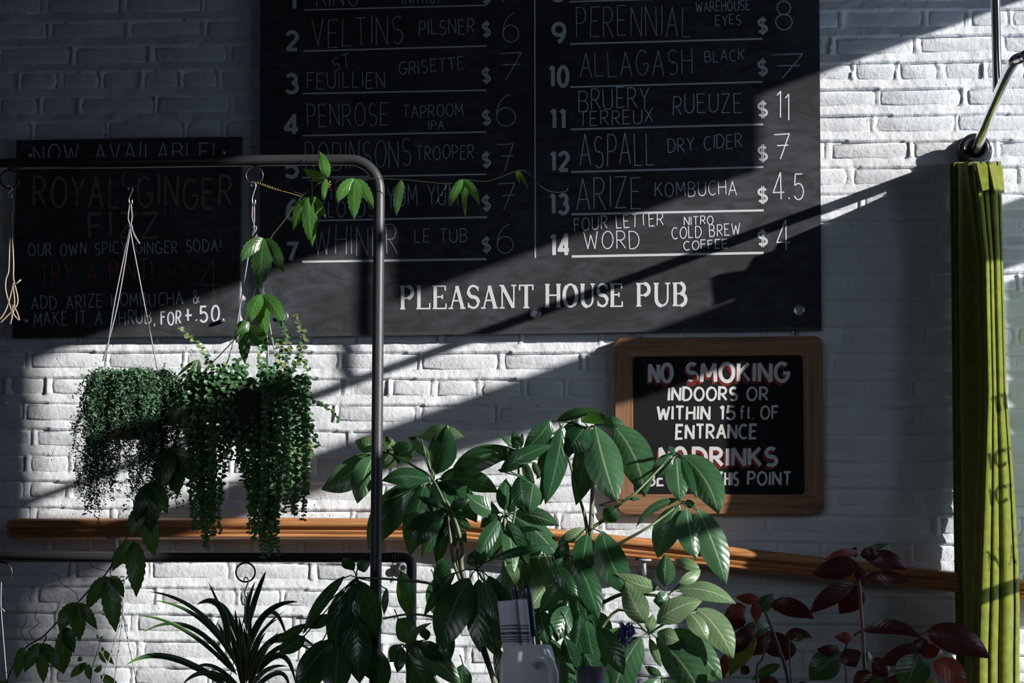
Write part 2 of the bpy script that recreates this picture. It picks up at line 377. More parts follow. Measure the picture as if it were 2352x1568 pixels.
b_ = MB(); b_.box((-4.2, -9, ZT), (XW + .04, 0.25, ZT + .1)); tag(b_.build('ceiling', CEILM), kind='structure')

# window wall at the right (outside the frame): openings cut to the sunlit patches, plus added sun blockers
def ze(px, py, d=0.0): p = P(px, py, d); return p.z + RS * (XW - p.x)
def de(px, py, d=0.0): p = P(px, py, d); return d + (XW - p.x) / SA
zA = ze(1885, 168); zA2 = ze(1500, 480); zB1 = ze(1885, 475); zB2 = ze(1870, 507); zC1 = ze(1410, 790); zC2 = ze(1410, 938)
zD1 = ze(2290, 1345, .2); zD2 = ze(2290, 1376, .2); zS = ze(1240, 1575)
dL = de(80, 900); dLL = de(255, 1400); dR = 0.02
d2a, d2b = dL + 0.27, de(330, 370, 1.2); zP = ze(870, 1040, 1.2); d2c = de(-60, 600, 1.2)
wr = MB()
def wbox(mb, d0, d1, z0, z1, t=0.01): mb.box((XW, -d1, z0), (XW + t, -d0, z1))
wbox(wr, -0.25, 9, zA, ZT); wbox(wr, dL, d2a, 0, zA); wbox(wr, d2c, 9, 0, zA); wbox(wr, d2b, d2c, 0, ze(300, 985, 1.2)); wbox(wr, de(565, 1000, 1.2), d2b, 0, ze(560, 905, 1.2)); wbox(wr, d2b, d2c, ze(300, 436, 1.2), zA); wbox(wr, -0.25, dR, 0, zA)  # includes unseen panels added to shade the bar end and both baskets
wbox(wr, 0.86, dL, 0, zS); wbox(wr, de(900, 1500), dL, zS, ze(900, 1580)); wbox(wr, de(500, 1500), dL, zS, ze(520, 1580)); wbox(wr, dR, 0.86, 0, 0.75); wbox(wr, d2a, d2b, 0, 1.55)  # stepped sill shaped to keep the sun off the burgundy plant
wbox(wr, de(870, 1400, 1.2) - .04, d2b, 1.55, zP)  # unseen panel added to shade the lower pole and lower left plants
tag(wr.build('wall_right_and_blockers', PLASTER), kind='structure')
w1 = MB(); pass
z2L = ze(705, 1138); d2L = de(705, 1138)
d2M = de(1410, 938)
for q_ in ([(dR, zC1), (d2M, zC1), (d2M, zC2), (dR, zC2)], [(d2M, zC1), (d2L, zC1), (d2L, z2L), (d2M, zC2)], [(d2L, zC1), (dL, zC1), (dL, z2L), (d2L, z2L)]):
    w1.add([(x_, -a_, z_) for x_ in (XW, XW + .01) for a_, z_ in q_], [(0, 1, 2, 3), (7, 6, 5, 4), (0, 4, 5, 1), (1, 5, 6, 2), (2, 6, 7, 3), (3, 7, 4, 0)])
wbox(w1, de(1692, 300), de(845, 640), zA2, zA); 
zk = zS
while zk < zC1: wbox(w1, dLL, dL, zk, zk + .0108, .002); zk += .0135  # unseen slats added to let only part of the sun onto the lower left bricks

wbox(w1, dR, de(2308, 900), zD1, ze(2330, 640))  # unseen panel added to darken the wall strip right of the curtain
tag(w1.build('window_1_and_blockers', WFRAME), kind='structure')
w2 = MB(); zz = ze(870, 548, 1.2); wbox(w2, d2a, d2b, zz - .02, zz + .02); zz = ze(1500, 1240, 1.2); wbox(w2, d2a, 2.2, zz - .02, zz + .02)  # unseen bars added for shadow bands on the pole and leaves
tag(w2.build('window_2', WFRAME), kind='structure')

# ------------------------------------------------------------------ stroke lettering
def arc(cx, cy, rx, ry, a0, a1, n=14):
    return [(cx + rx * math.cos(math.radians(a0 + (a1 - a0) * i / n)), cy + ry * math.sin(math.radians(a0 + (a1 - a0) * i / n))) for i in range(n + 1)]
G = {
 'A': (.68, [[(0, 0), (.34, 1), (.68, 0)], [(.12, .36), (.56, .36)]]),
 'B': (.6, [[(0, 0), (0, 1)], [(0, 1), (.3, 1)] + arc(.3, .76, .25, .24, 90, -90) + [(0, .52)], [(.3, .52)] + arc(.32, .26, .28, .26, 90, -90) + [(0, 0)]]),
 'C': (.62, [arc(.36, .5, .36, .5, 50, 310, 20)]),
 'D': (.64, [[(0, 0), (0, 1), (.2, 1)] + arc(.2, .5, .44, .5, 90, -90, 16) + [(0, 0)]]),
 'E': (.52, [[(.52, 1), (0, 1), (0, 0), (.52, 0)], [(0, .52), (.42, .52)]]),
 'F': (.5, [[(.5, 1), (0, 1), (0, 0)], [(0, .53), (.42, .53)]]),
 'G': (.68, [arc(.36, .5, .36, .5, 50, 340, 20) + [(.7, .45), (.42, .45)]]),
 'H': (.6, [[(0, 0), (0, 1)], [(.6, 0), (.6, 1)], [(0, .52), (.6, .52)]]),
 'I': (.04, [[(.02, 0), (.02, 1)]]),
 'K': (.58, [[(0, 0), (0, 1)], [(.55, 1), (0, .42)], [(.16, .58), (.58, 0)]]),
 'L': (.48, [[(0, 1), (0, 0), (.48, 0)]]),
 'M': (.76, [[(0, 0), (.06, 1), (.38, .3), (.7, 1), (.76, 0)]]),
 'N': (.62, [[(0, 0), (0, 1), (.62, 0), (.62, 1)]]),
 'O': (.72, [arc(.36, .5, .36, .5, 90, 450, 24)]),
 'P': (.54, [[(0, 0), (0, 1), (.26, 1)] + arc(.26, .73, .28, .27, 90, -90) + [(0, .46)]]),
 'R': (.58, [[(0, 0), (0, 1), (.26, 1)] + arc(.26, .74, .27, .26, 90, -90) + [(0, .48)], [(.2, .48), (.58, 0)]]),
 'S': (.56, [arc(.29, .745, .25, .255, 40, 270, 14) + arc(.29, .26, .27, .26, 90, -140, 14)]),
 'T': (.6, [[(0, 1), (.6, 1)], [(.3, 1), (.3, 0)]]),
 'U': (.62, [[(0, 1), (0, .32)] + arc(.31, .31, .31, .31, 180, 360) + [(.62, 1)]]),
 'V': (.62, [[(0, 1), (.3, 0), (.62, 1)]]),
 'W': (.9, [[(0, 1), (.22, 0), (.45, .8), (.68, 0), (.9, 1)]]),
 'X': (.6, [[(0, 0), (.6, 1)], [(0, 1), (.6, 0)]]),
 'Y': (.6, [[(0, 1), (.3, .48), (.6, 1)], [(.3, .48), (.3, 0)]]),
 'Z': (.58, [[(0, 1), (.58, 1), (0, 0), (.58, 0)]]),
 '0': (.56, [arc(.28, .5, .28, .5, 90, 450, 20)]),
 '1': (.2, [[(0, .84), (.18, 1), (.18, 0)]]),
 '2': (.56, [arc(.28, .72, .27, .28, 165, -20, 14) + [(.02, .02), (.56, .02)]]),
 '3': (.56, [arc(.27, .74, .24, .26, 150, -80, 14), arc(.27, .28, .29, .28, 88, -150, 16)]),
 '4': (.62, [[(.62, .26), (0, .26), (.42, 1), (.44, 1), (.44, 0)]]),
 '5': (.54, [[(.5, .98), (.1, .98), (.05, .56)] + arc(.26, .31, .28, .31, 125, -150, 16)]),
 '6': (.56, [[(.42, 1)] + arc(.44, .3, .43, .68, 105, 170, 8) + arc(.28, .29, .28, .29, 180, -180, 20)]),
 '7': (.56, [[(0, .98), (.56, .98), (.2, 0)]]),
 '8': (.54, [arc(.27, .76, .22, .24, -90, 270, 18), arc(.27, .27, .27, .27, 90, 450, 20)]),
 '9': (.56, [arc(.28, .7, .28, .3, 0, 360, 20) + arc(.1, .7, .46, .7, -4, -72, 8)]),
 '$': (.5, [arc(.25, .68, .22, .18, 35, 270, 12) + arc(.25, .31, .23, .19, 90, -145, 12), [(.21, -.02), (.21, 1.02)], [(.31, -.02), (.31, 1.02)]]),
 '!': (.06, [[(.04, 1), (.03, .3)], [(.02, .06), (.03, 0)]]),
 '.': (.05, [[(.0, .05), (.05, 0)]]), ',': (.08, [[(.06, .08), (0, -.14)]]),
 '+': (.5, [[(0, .5), (.5, .5)], [(.25, .85), (.25, .1)]]),
 '&': (.66, [[(.62, .05), (.12, .72)] + arc(.28, .82, .17, .18, 180, -20, 10) + [(.06, .34)] + arc(.24, .2, .2, .2, 160, 350, 10) + [(.62, .5)]]),
 '(': (.2, [arc(.4, .5, .38, .62, 120, 240, 8)]), ')': (.2, [arc(-.2, .5, .38, .62, 60, -60, 8)]),
 'f': (.4, [arc(.3, .82, .15, .17, 60, 180, 6) + [(.15, 0)], [(0, .6), (.36, .6)]]),
 't': (.32, [[(.15, .95), (.13, .12), (.26, .02)], [(0, .6), (.3, .6)]]),
 'Q7': (.6, [[(0, .96), (.58, 1), (.22, 0)], [(.12, .5), (.56, .52)]]),
 "'": (.05, [[(.03, 1), (0, .7)]]),
}
T_, S_ = 1.0, .42      # thick and thin of the serif letters
def sf(x, y, h=.11): return ([(x - h, y), (x + h, y)], S_)
GS = {
 'P': (.66, [([(.13, 0), (.13, 1)], T_), sf(.13, 0), ([(.02, 1), (.36, 1)], S_), (arc(.36, .74, .2, .26, 90, -90), T_), ([(.36, .48), (.13, .48)], S_)]),
 'L': (.66, [([(.13, 0), (.13, 1)], T_), sf(.13, 1), ([(0.02, 0), (.6, 0), (.6, .24)], S_)]),
 'E': (.66, [([(.13, 0), (.13, 1)], T_), ([(.02, 1), (.57, 1), (.57, .8)], S_), ([(.02, 0), (.6, 0), (.6, .22)], S_), ([(.13, .52), (.44, .52)], S_), ([(.44, .42), (.44, .62)], S_)]),
 'A': (.74, [([(.12, 0), (.36, 1)], S_), ([(.36, 1), (.62, 0)], T_), sf(.1, 0, .1), sf(.62, 0, .12), ([(.2, .34), (.52, .34)], S_)]),
 'S': (.58, [(arc(.29, .75, .21, .25, 35, 180, 10), S_ * 1.5), (arc(.29, .75, .21, .25, 180, 270, 8) + arc(.29, .26, .22, .24, 90, 0, 8), T_), (arc(.29, .26, .22, .25, 0, -145, 10), S_ * 1.5), ([(.49, .98), (.49, .78)], S_), ([(.08, .02), (.08, .24)], S_)]),
 'N': (.8, [([(.13, 0), (.13, 1)], S_), ([(.13, 1), (.62, 0)], T_), ([(.64, 0), (.64, 1)], S_), sf(.13, 0), sf(.09, 1, .08), sf(.64, 1)]),
 'T': (.66, [([(.33, 0), (.33, 1)], T_), sf(.33, 0, .13), ([(.04, .78), (.04, 1), (.62, 1), (.62, .78)], S_)]),
 'H': (.8, [([(.13, 0), (.13, 1)], T_), ([(.66, 0), (.66, 1)], T_), sf(.13, 0), sf(.13, 1), sf(.66, 0), sf(.66, 1), ([(.13, .52), (.66, .52)], S_)]),
 'O': (.76, [(arc(.38, .5, .3, .5, 120, 240, 14), T_), (arc(.38, .5, .3, .5, 240, 300, 6), .6), (arc(.38, .5, .3, .5, -60, 60, 14), T_), (arc(.38, .5, .3, .5, 60, 120, 6), .6)]),
 'U': (.76, [([(.15, 1), (.15, .34)] + arc(.38, .32, .23, .32, 180, 270, 8), T_), (arc(.38, .32, .25, .32, 270, 360, 8) + [(.63, 1)], S_ * 1.2), sf(.15, 1), sf(.63, 1)]),
 'B': (.68, [([(.13, 0), (.13, 1)], T_), ([(.02, 1), (.34, 1)], S_), ([(.02, 0), (.36, 0)], S_), ([(.13, .53), (.36, .53)], S_), (arc(.34, .765, .17, .235, 90, -90), T_), (arc(.36, .265, .21, .265, 90, -90), T_)]),
 'R': (.72, [([(.13, 0), (.13, 1)], T_), sf(.13, 0), ([(.02, 1), (.36, 1)], S_), (arc(.36, .75, .19, .25, 90, -90), T_), ([(.36, .5), (.13, .5)], S_), ([(.36, .5), (.6, 0)], T_), sf(.62, 0, .08)]),
 'I': (.28, [([(.14, 0), (.14, 1)], T_), sf(.14, 0), sf(.14, 1)]),
 'C': (.66, [(arc(.38, .5, .3, .5, 45, 315, 18), T_), ([(.6, .98), (.6, .75)], S_)]),
 "'": (.1, [([(.05, 1), (.05, .8)], S_)]),
}
def ribbon(mb, pts, wd, mp, taper=0.0):
    """flat mitred stroke; mp turns page units into a point"""
    q = [pts[0]]
    for p in pts[1:]:
        if abs(p[0] - q[-1][0]) + abs(p[1] - q[-1][1]) > 1e-3: q.append(p)
    if len(q) < 2: return
    for i in range(1, len(q) - 1):      # a sharp corner is drawn as two strokes, like a brush would
        a, b, c = q[i - 1], q[i], q[i + 1]; d1 = (b[0] - a[0], b[1] - a[1]); d2 = (c[0] - b[0], c[1] - b[1]); l1 = math.hypot(*d1); l2 = math.hypot(*d2)
        if (d1[0] * d2[0] + d1[1] * d2[1]) / (l1 * l2) < 0.55:
            e = wd * .42 if (d1[0] * d2[0] + d1[1] * d2[1]) / (l1 * l2) > -.5 else wd * .1
            ribbon(mb, q[:i] + [(b[0] + d1[0] / l1 * e, b[1] + d1[1] / l1 * e)], wd, mp, 0); ribbon(mb, [(b[0] - d2[0] / l2 * e, b[1] - d2[1] / l2 * e)] + q[i + 1:], wd, mp, taper); return
    closed = abs(q[0][0] - q[-1][0]) + abs(q[0][1] - q[-1][1]) < 0.3 and len(q) > 8
    m = len(q); V = []
    for i in range(m):
        if closed and i in (0, m - 1): a, b, c = q[m - 2], q[0], q[1]
        else: a, b, c = q[max(i - 1, 0)], q[i], q[min(i + 1, m - 1)]
        d1 = (b[0] - a[0], b[1] - a[1]); d2 = (c[0] - b[0], c[1] - b[1])
        if i == 0 and not closed: d1 = d2
        if i == m - 1 and not closed: d2 = d1
        l1 = math.hypot(*d1) or 1; l2 = math.hypot(*d2) or 1
        n1 = (-d1[1] / l1, d1[0] / l1); n2 = (-d2[1] / l2, d2[0] / l2)
        nx_, ny_ = n1[0] + n2[0], n1[1] + n2[1]; l = math.hypot(nx_, ny_) or 1; nx_ /= l; ny_ /= l
        s = 1 / max(0.78, nx_ * n1[0] + ny_ * n1[1]); hw = wd / 2 * s * (1 - taper * i / max(1, m - 1))
        V.append(mp(b[0] + nx_ * hw, b[1] + ny_ * hw)); V.append(mp(b[0] - nx_ * hw, b[1] - ny_ * hw))
    RC[0] = (RC[0] + 1) % 8; V = [Vector(v) + Vector((0, -RC[0] * 5e-5, 0)) for v in V]      # overlapping strokes lie one on another
    mb.add(V, [(2 * i, 2 * i + 1, 2 * i + 3, 2 * i + 2) for i in range(m - 1)])
RC = [0]
def text(s, x0, y0, x1, y1, h, wd, d, jit=0.0, gap=.2, serif=False, mb=None, slant=0.0, taper=0.0, sp=.42, mapper=None):
    mb = mb or MB(); g = GS if serif else G; toks = list(s)
    if s == 'Q7': toks = ['Q7']
    tot = 0
    for c in toks: tot += (sp if c == ' ' else g[c][0]) + gap
    tot -= gap; L_ = math.hypot(x1 - x0, y1 - y0); ux, uy = (x1 - x0) / L_, (y1 - y0) / L_; sx = L_ / tot; x = 0
    for c in toks:
        if c == ' ': x += sp + gap; continue
        w_, st = g[c]; ja = U(-jit, jit) * .05; jy = U(-jit, jit) * .05
        for item in st:
            pl, k_ = item if serif else (item, .45 if (c == '$' and len(item) == 2) else 1.0)
            pts = []
            if jit and len(pl) == 2: pl = [pl[0], ((pl[0][0] + pl[1][0]) / 2 + U(-.02, .02) * jit, (pl[0][1] + pl[1][1]) / 2), pl[1]]
            e0 = (U(-.02, .02) * jit, U(-.03, .03) * jit)
            for (gx, gy) in pl:
                lx = (x + gx + slant * gy + ja * gy + e0[0]) * sx; ly = (gy + jy + e0[1]) * h
                pts.append((x0 + ux * lx + uy * ly * .3, y0 + uy * lx - ly))
            wk = wd * k_
            mp = mapper or (lambda a, b: P(a, b, d))
            ribbon(mb, pts, wk, mp, taper)
        x += w_ + gap
    return mb

# ------------------------------------------------------------------ menu board
def slab(name, c, d0, d1, mat, parent, bev=0.0):
    """panel through four px corners (tl,tr,br,bl), back at d0 and front at d1"""
    V = [P(*q, d1) for q in c]; Vb = [Vector((v.x, -d0, v.z)) for v in V]
    mb = MB(); mb.add(V + Vb, [(0, 3, 2, 1), (4, 5, 6, 7), (0, 1, 5, 4), (1, 2, 6, 5), (2, 3, 7, 6), (3, 0, 4, 7)])
    o = mb.build(name, mat, parent); return o
DB = 0.022
menu = thing('menu_chalkboard', 'large black chalkboard with numbered drink list bolted high on the white brick wall', 'chalkboard', P(1240, 770, 0))
slab('panel', [(598.5, -140), (1881, -140), (1887, 757), (596, 773)], 0.006, DB, BOARD, menu)
slab('bottom_edging', [(597, 766), (1887, 751), (1887, 757.5), (596, 773.5)], 0.005, DB + .0016, EDGE, menu)
dT = DB + 0.0006
def line(x0, y0, x1, y1, wd, mat=SIGNW, par=menu, name='ruled_line'):
    mb = MB(); ribbon(mb, [(x0, y0), (x1, y1)], wd, lambda a, b: P(a, b, dT)); mb.build(name, mat, par)
for a in [(698, 23, 1117, 12, 3), (697, 117.5, 1118, 105.5, 3.5), (695, 215, 1117, 207, 3.5), (695, 311.5, 1117, 303, 3.5), (695, 408, 1117, 400, 3.5), (700, 507, 1119, 498.5, 4), (694, 601, 1118, 595, 5),
          (1308, 4, 1745, -9, 3.5), (1309, 101, 1751, 89, 4), (1310, 200, 1751, 188, 4), (1311, 297, 1753, 285.5, 4.5), (1312, 395, 1753, 383.5, 4.5), (1313, 492, 1754, 483, 5), (1313, 589, 1754, 580.5, 5.5), (1228, -130, 1229.5, 592, 3.2)]:
    line(*a)
def nums(s, x0, x1, yt, yb, wd=8.8): text(s, x0 + wd / 2, yb - wd / 2, x1 - wd / 2, yb - wd / 2, (yb - yt) - wd, wd, dT, gap=.34 if len(s) > 1 else .1).build('painted_number', SIGNW, menu)
for a in [('1', 668, 681, -22, 24), ('2', 655, 687, 69, 119), ('3', 653, 687, 167, 217), ('4', 650, 689, 262, 312), ('5', 652, 687, 361, 411), ('6', 655, 689, 455, 508), ('7', 655, 685, 554, 602),
          ('8', 1265, 1297, -46, 6), ('9', 1266, 1301, 50, 103), ('10', 1259, 1308, 149, 202), ('11', 1262, 1300, 248, 298), ('12', 1262, 1309, 346, 396), ('13', 1261, 1308, 443, 494), ('14', 1262, 1311, 536, 590)]: nums(*a)
def dol(x0, x1, yt, yb, wd=5.0): text('$', x0 + 2, yb - 2, x1 - 2, yb - 2, yb - yt - 4, wd, dT).build('painted_dollar_sign', SIGNW, menu)
for y in (-30, 46, 152, 249, 346, 445, 541): dol(1106, 1128, y, y + 42)
for y in (37, 133, 229, 330, 426, 525): dol(1739, 1764, y, y + 44, 5.6)
CH = [('KING', 727, 14, 822, 12, 60), ('(NITRO)', 922, 10, 1010, 5, 34), ('VELTINS', 717, 108, 925, 101, 63), ('PILSNER', 963, 81, 1089, 75, 33), ('ST.', 765, 163, 813, 150, 29), ('FEUILLIEN', 706, 205, 883, 200, 36),
 ('GRISETTE', 917, 173, 1065, 158, 29), ('PENROSE', 707, 291, 891, 288, 51), ('TAPROOM', 926, 271, 1064, 265, 28), ('IPA', 985, 297, 1019, 296, 20), ('ROBINSONS', 703, 390, 943, 382, 62), ('TROOPER', 957, 367, 1088, 364, 31),
 ('THREE', 707, 460, 850, 456, 42), ('FLOYDS', 735, 500, 860, 497, 36), ('YUM YUM', 890, 476, 1052, 470, 48), ('WHINER', 722, 586, 913, 583, 66), ('LE TUB', 953, 557, 1072, 556, 30),
 ('PERENNIAL', 1325, 84, 1585, 80, 68), ('WAREHOUSE', 1599, 29, 1722, 22, 23), ('EYES', 1644, 59, 1702, 55, 22), ('ALLAGASH', 1332, 179, 1590, 170, 57), ('BLACK', 1619, 143, 1710, 138, 25), ('BRUERY', 1330, 255, 1491, 247, 47),
 ('TERREUX', 1330, 289, 1500, 281, 32), ('RUEUZE', 1546, 262, 1703, 257, 43), ('ASPALL', 1332, 384, 1502, 377, 72), ('DRY CIDER', 1535, 350, 1704, 338, 31), ('ARIZE', 1325, 480, 1472, 474, 71), ('KOMBUCHA', 1505, 452, 1692, 446, 32),
 ('FOUR LETTER', 1320, 531, 1523, 516, 29), ('WORD', 1342, 573, 1468, 569, 40), ('NITRO', 1571, 517, 1638, 514, 19), ('COLD BREW', 1544, 549, 1699, 538, 26), ('COFFEE', 1571, 574, 1671, 569, 20),
 ('6', 1156, 93, 1192, 93, 67), ('Q7', 1143, 182, 1195, 182, 62), ('6', 1142, 291, 1186, 290, 73), ('Q7', 1145, 388, 1183, 388, 62), ('Q7', 1143, 484, 1183, 484, 62), ('6', 1143, 583, 1180, 583, 66), ('7', 1143, 6, 1180, 6, 62),
 ('8', 1783, 66, 1821, 66, 66), ('Q7', 1770, 180, 1842, 180, 56), ('11', 1784, 272, 1813, 272, 60), ('Q7', 1779, 362, 1815, 362, 58), ('4.5', 1776, 461, 1846, 459, 60), ('4', 1785, 573, 1815, 573, 68)]
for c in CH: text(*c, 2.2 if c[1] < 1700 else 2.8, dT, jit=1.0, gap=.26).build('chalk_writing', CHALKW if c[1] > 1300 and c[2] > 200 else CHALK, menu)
for s, xa, ya, xb, yb in (('PLEASANT', 918, 709, 1226, 706), ('HOUSE', 1251, 704.5, 1432, 703), ('PUB', 1460, 702.5, 1581, 701)):
    text(s, xa, ya, xb, yb, 51, 8.2, dT, gap=.05, serif=True).build('painted_title', SIGNP, menu)
def bolt(px, py, r, d, par):
    c = P(px, py, d); s = 0.00111; mb = MB(); mb.lathe(c, [(r * s, 0), (r * s, .0016), (r * s * .9, .0024), (r * s * .35, .0026)], 20, 'y', capb=False); o = mb.build('washer', STEEL, par, True)
    mb = MB(); mb.lathe(c, [(r * s * .52, .0), (r * s * .52, .0075), (r * s * .42, .009)], 6, 'y', capb=False); mb.build('bolt_head', STEEL, o)
for a in ((650, 727), (1229, 719), (1835, 712)): bolt(*a, 13, DB, menu)
# small chalkboard
sb = thing('soda_chalkboard', 'smaller black chalkboard advertising royal ginger fizz behind the hanging cords', 'chalkboard', P(290, 772, 0))
D2 = 0.022; slab('panel', [(38, 322), (554, 314), (547.5, 771), (28, 776)], 0.006, D2, BOARD, sb); dT = D2 + .0006
for a, wd, m_ in ((('NOW AVAILABLE!', 78, 373, 490, 365, 40), 3, CHALK), (('ROYAL GINGER', 77, 472, 530, 474, 68), 6, CHBRN), (('FIZZ', 205, 546, 362, 540, 56), 6.5, CHBRN), (('TM', 374, 497, 404, 496, 15), 2, CHBRN),
                  (('OUR OWN SPICY GINGER SODA!', 66, 588, 507, 577, 27), 2.8, CHALK), (('TRY A PINT!', 92, 652, 350, 640, 46), 4.5, CHRED), (('ONLY', 365, 634, 430, 628, 20), 2.2, CHRED), (('$', 438, 622, 458, 621, 30), 2, CHRED),
                  (('4', 457, 668, 503, 668, 74), 4, CHRED), (('ADD ARIZE KOMBUCHA &', 73, 711, 458, 697, 29), 2.8, CHALK), (('MAKE IT A SHRUB,', 78, 748, 355, 744, 31), 2.8, CHALK), (('FOR', 371, 745, 415, 743, 29), 3.6, CHALKW), (('+.50', 425, 740, 502, 737, 36), 4.6, CHALKW)):
    text(*a, wd, dT, jit=1.3, gap=.3).build('chalk_writing', m_, sb)
for a in ((71, 358), (516, 352), (62, 737), (513, 736)):
    c = P(*a, D2); mb = MB(); mb.lathe(c, [(.0055, 0), (.0055, .012), (.0035, .015)], 12, 'y', capb=False); mb.build('bolt', STEEL, sb, True)

# ------------------------------------------------------------------ no smoking sign
sg = thing('no_smoking_sign', 'oak framed black sign with white no smoking and no drinks lettering below the big chalkboard', 'sign', P(1650, 1180, 0))
dF = 0.026
def rr(c, r, n=5):
    """rounded px quad outline"""
    out = []
    for i in range(4):
        p = c[i]; a = c[i - 1]; b = c[(i + 1) % 4]
        la = math.hypot(a[0] - p[0], a[1] - p[1]); lb = math.hypot(b[0] - p[0], b[1] - p[1])
        pa = (p[0] + (a[0] - p[0]) * r / la, p[1] + (a[1] - p[1]) * r / la); pb = (p[0] + (b[0] - p[0]) * r / lb, p[1] + (b[1] - p[1]) * r / lb)
        for k in range(n + 1):
            t = k / n; out.append(tuple((1 - t) ** 2 * pa[j] + 2 * t * (1 - t) * p[j] + t * t * pb[j] for j in (0, 1)))
    return out
OC = [(1408, 776), (1889, 771), (1894, 1181), (1418, 1181)]; IC = [(1453, 820), (1842, 816), (1847, 1134), (1455, 1134)]
o_out = rr(OC, 24); o_in = rr(IC, 10); n = len(o_out); q = n // 4
def fr_part(idx, mat, name):
    mb = MB(); V = []
    for i in idx:
        a = P(*o_out[i], dF); b = P(*o_in[i], dF)
        V += [Vector((a.x, -.006, a.z)), a + Vector((0, .003, 0)), a * .96 + b * .04, b * .97 + a * .03, b + Vector((0, .006, 0))]
    m = len(idx)
    mb.add(V, [(i * 5 + k, i * 5 + k + 1, i * 5 + 6 + k, i * 5 + 5 + k) for i in range(m - 1) for k in range(4)]); mb.build(name, mat, sg)
# corners: group index ranges; upright pieces fit between the cross pieces
h = q // 2
top_i = list(range(0, 2 * q)); right_i = list(range(2 * q - 1, 2 * q + 1)); bot_i = list(range(2 * q, 4 * q)); left_i = [4 * q - 1, 0]
fr_part(top_i, FRAMEH, 'frame_rail'); fr_part(bot_i, FRAMEH, 'frame_rail'); fr_part(right_i, FRAMEV, 'frame_stile'); fr_part(left_i, FRAMEV, 'frame_stile')
slab('panel', [(1446, 812), (1850, 810), (1853, 1140), (1448, 1140)], 0.008, dF - .004, BLACKP, sg); dT = dF - .0034
SG = [('NO', 1493, 877, 1543, 877, 40, 8.5), ('SMOKING', 1577, 876, 1810, 875, 41, 8.5), ('INDOORS', 1535, 919, 1692, 919, 29, 6), ('OR', 1716, 919, 1763, 918, 29, 5.5), ('WITHIN', 1510, 963, 1629, 963, 30, 6), ('15', 1654, 963, 1687, 963, 30, 6), ('ft.', 1700, 962, 1730, 962, 29, 4.5),
      ('OF', 1748, 962, 1787, 961, 29, 5), ('ENTRANCE', 1553, 1007, 1737, 1006, 31, 6), ('NO', 1516, 1068, 1575, 1068, 39, 8.5), ('DRINKS', 1594, 1068, 1783, 1068, 39, 8.5), ('BEYOND', 1487, 1114, 1622, 1114, 29, 5.5), ('THIS', 1650, 1114, 1695, 1114, 29, 5.5), ('POINT', 1718, 1113, 1816, 1113, 29, 5.5)]
for s, xa, ya, xb, yb, hh, wd in SG:
    if hh > 38:
        text(s, xa - 3, ya + 6, xb - 4, yb + 6, hh - 1, wd + 1, dT - .0003, gap=.26).build('letter_shade', SIGNR, sg)
    text(s, xa, ya, xb, yb, hh, wd, dT, gap=.26, jit=.35, slant=.03 if hh < 38 else 0, taper=.22 if hh < 38 else 0).build('painted_lettering', SIGNP, sg)
for px in (1468, 1829):
    mb = MB(); c = P(px, 768 if px < 1500 else 763, .012); mb.tube([c + Vector((.009 * math.cos(t), 0, .009 * math.sin(t))) for t in [i * math.pi / 6 for i in range(12)]], .0012, 5)
    mb.lathe(c + Vector((0, .006, .0)), [(.004, 0), (.004, .008), (.002, .010)], 10, 'y'); mb.build('hanging_ring', STEEL, sg)

# ------------------------------------------------------------------ handrail
hr = thing('handrail', 'moulded oak handrail running along the white brick wall and bending down to the right', 'handrail', P(1055, 1237, .05))
prof = [(.026, 1.0), (.040, .995), (.056, .95), (.066, .84), (.069, .70), (.066, .58), (.058, .50), (.055, .44), (.060, .40), (.060, .30), (.056, .25), (.056, .20), (.061, .17), (.061, .10), (.055, .05), (.050, 0.0), (.026, 0.0)]
OFF = .035
st = [(9, 1197, 1228, .55), (14, 1191, 1235, .8), (24, 1188.5, 1237, 1), (600, 1187, 1237, 1), (1055, 1188.5, 1239.5, 1), (1270, 1212, 1263, 1), (1700, 1256, 1310, 1), (2190, 1311, 1358, 1), (2480, 1345, 1395, 1)]
V = []; m = len(prof)
for x, yt, yb, sc in st:
    a = P(x, yt, .075); b = P(x, yb, .075)
    for dp, zf in prof: V.append(Vector((a.x, -(OFF + (dp - .026) * sc + 0.0), b.z + (a.z - b.z) * zf)))
Fc = [(i * m + k, i * m + (k + 1) % m, (i + 1) * m + (k + 1) % m, (i + 1) * m + k) for i in range(len(st) - 1) for k in range(m)]
Fc += [tuple(range(m)), tuple((len(st) - 1) * m + m - 1 - k for k in range(m))]
mb = MB(); mb.add(V, Fc); o = mb.build('rail', RAILW, hr)
for i, p in enumerate(o.data.polygons): p.use_smooth = len(p.vertices) == 4
for x, y in ((265, 1237), (1478, 1287)):
    a = P(x, y, .06); mb = MB()
    mb.tube(smooth_pts([a, a + Vector((0, .012, -.022)), a + Vector((0, .045, -.035)), a + Vector((0, .062, -.036))], 5), .006, 8)
    c = a + Vector((0, .057, -.036)); mb.lathe(c, [(.022, -.002), (.022, .003), (.018, .006)], 18, 'y'); mb.box(a + Vector((-.02, -.012, -.001)), a + Vector((.02, .012, .003)))
    mb.build('bracket', simple('bracket_paint_%d' % x, (.42, .43, .45), .4), hr, True)

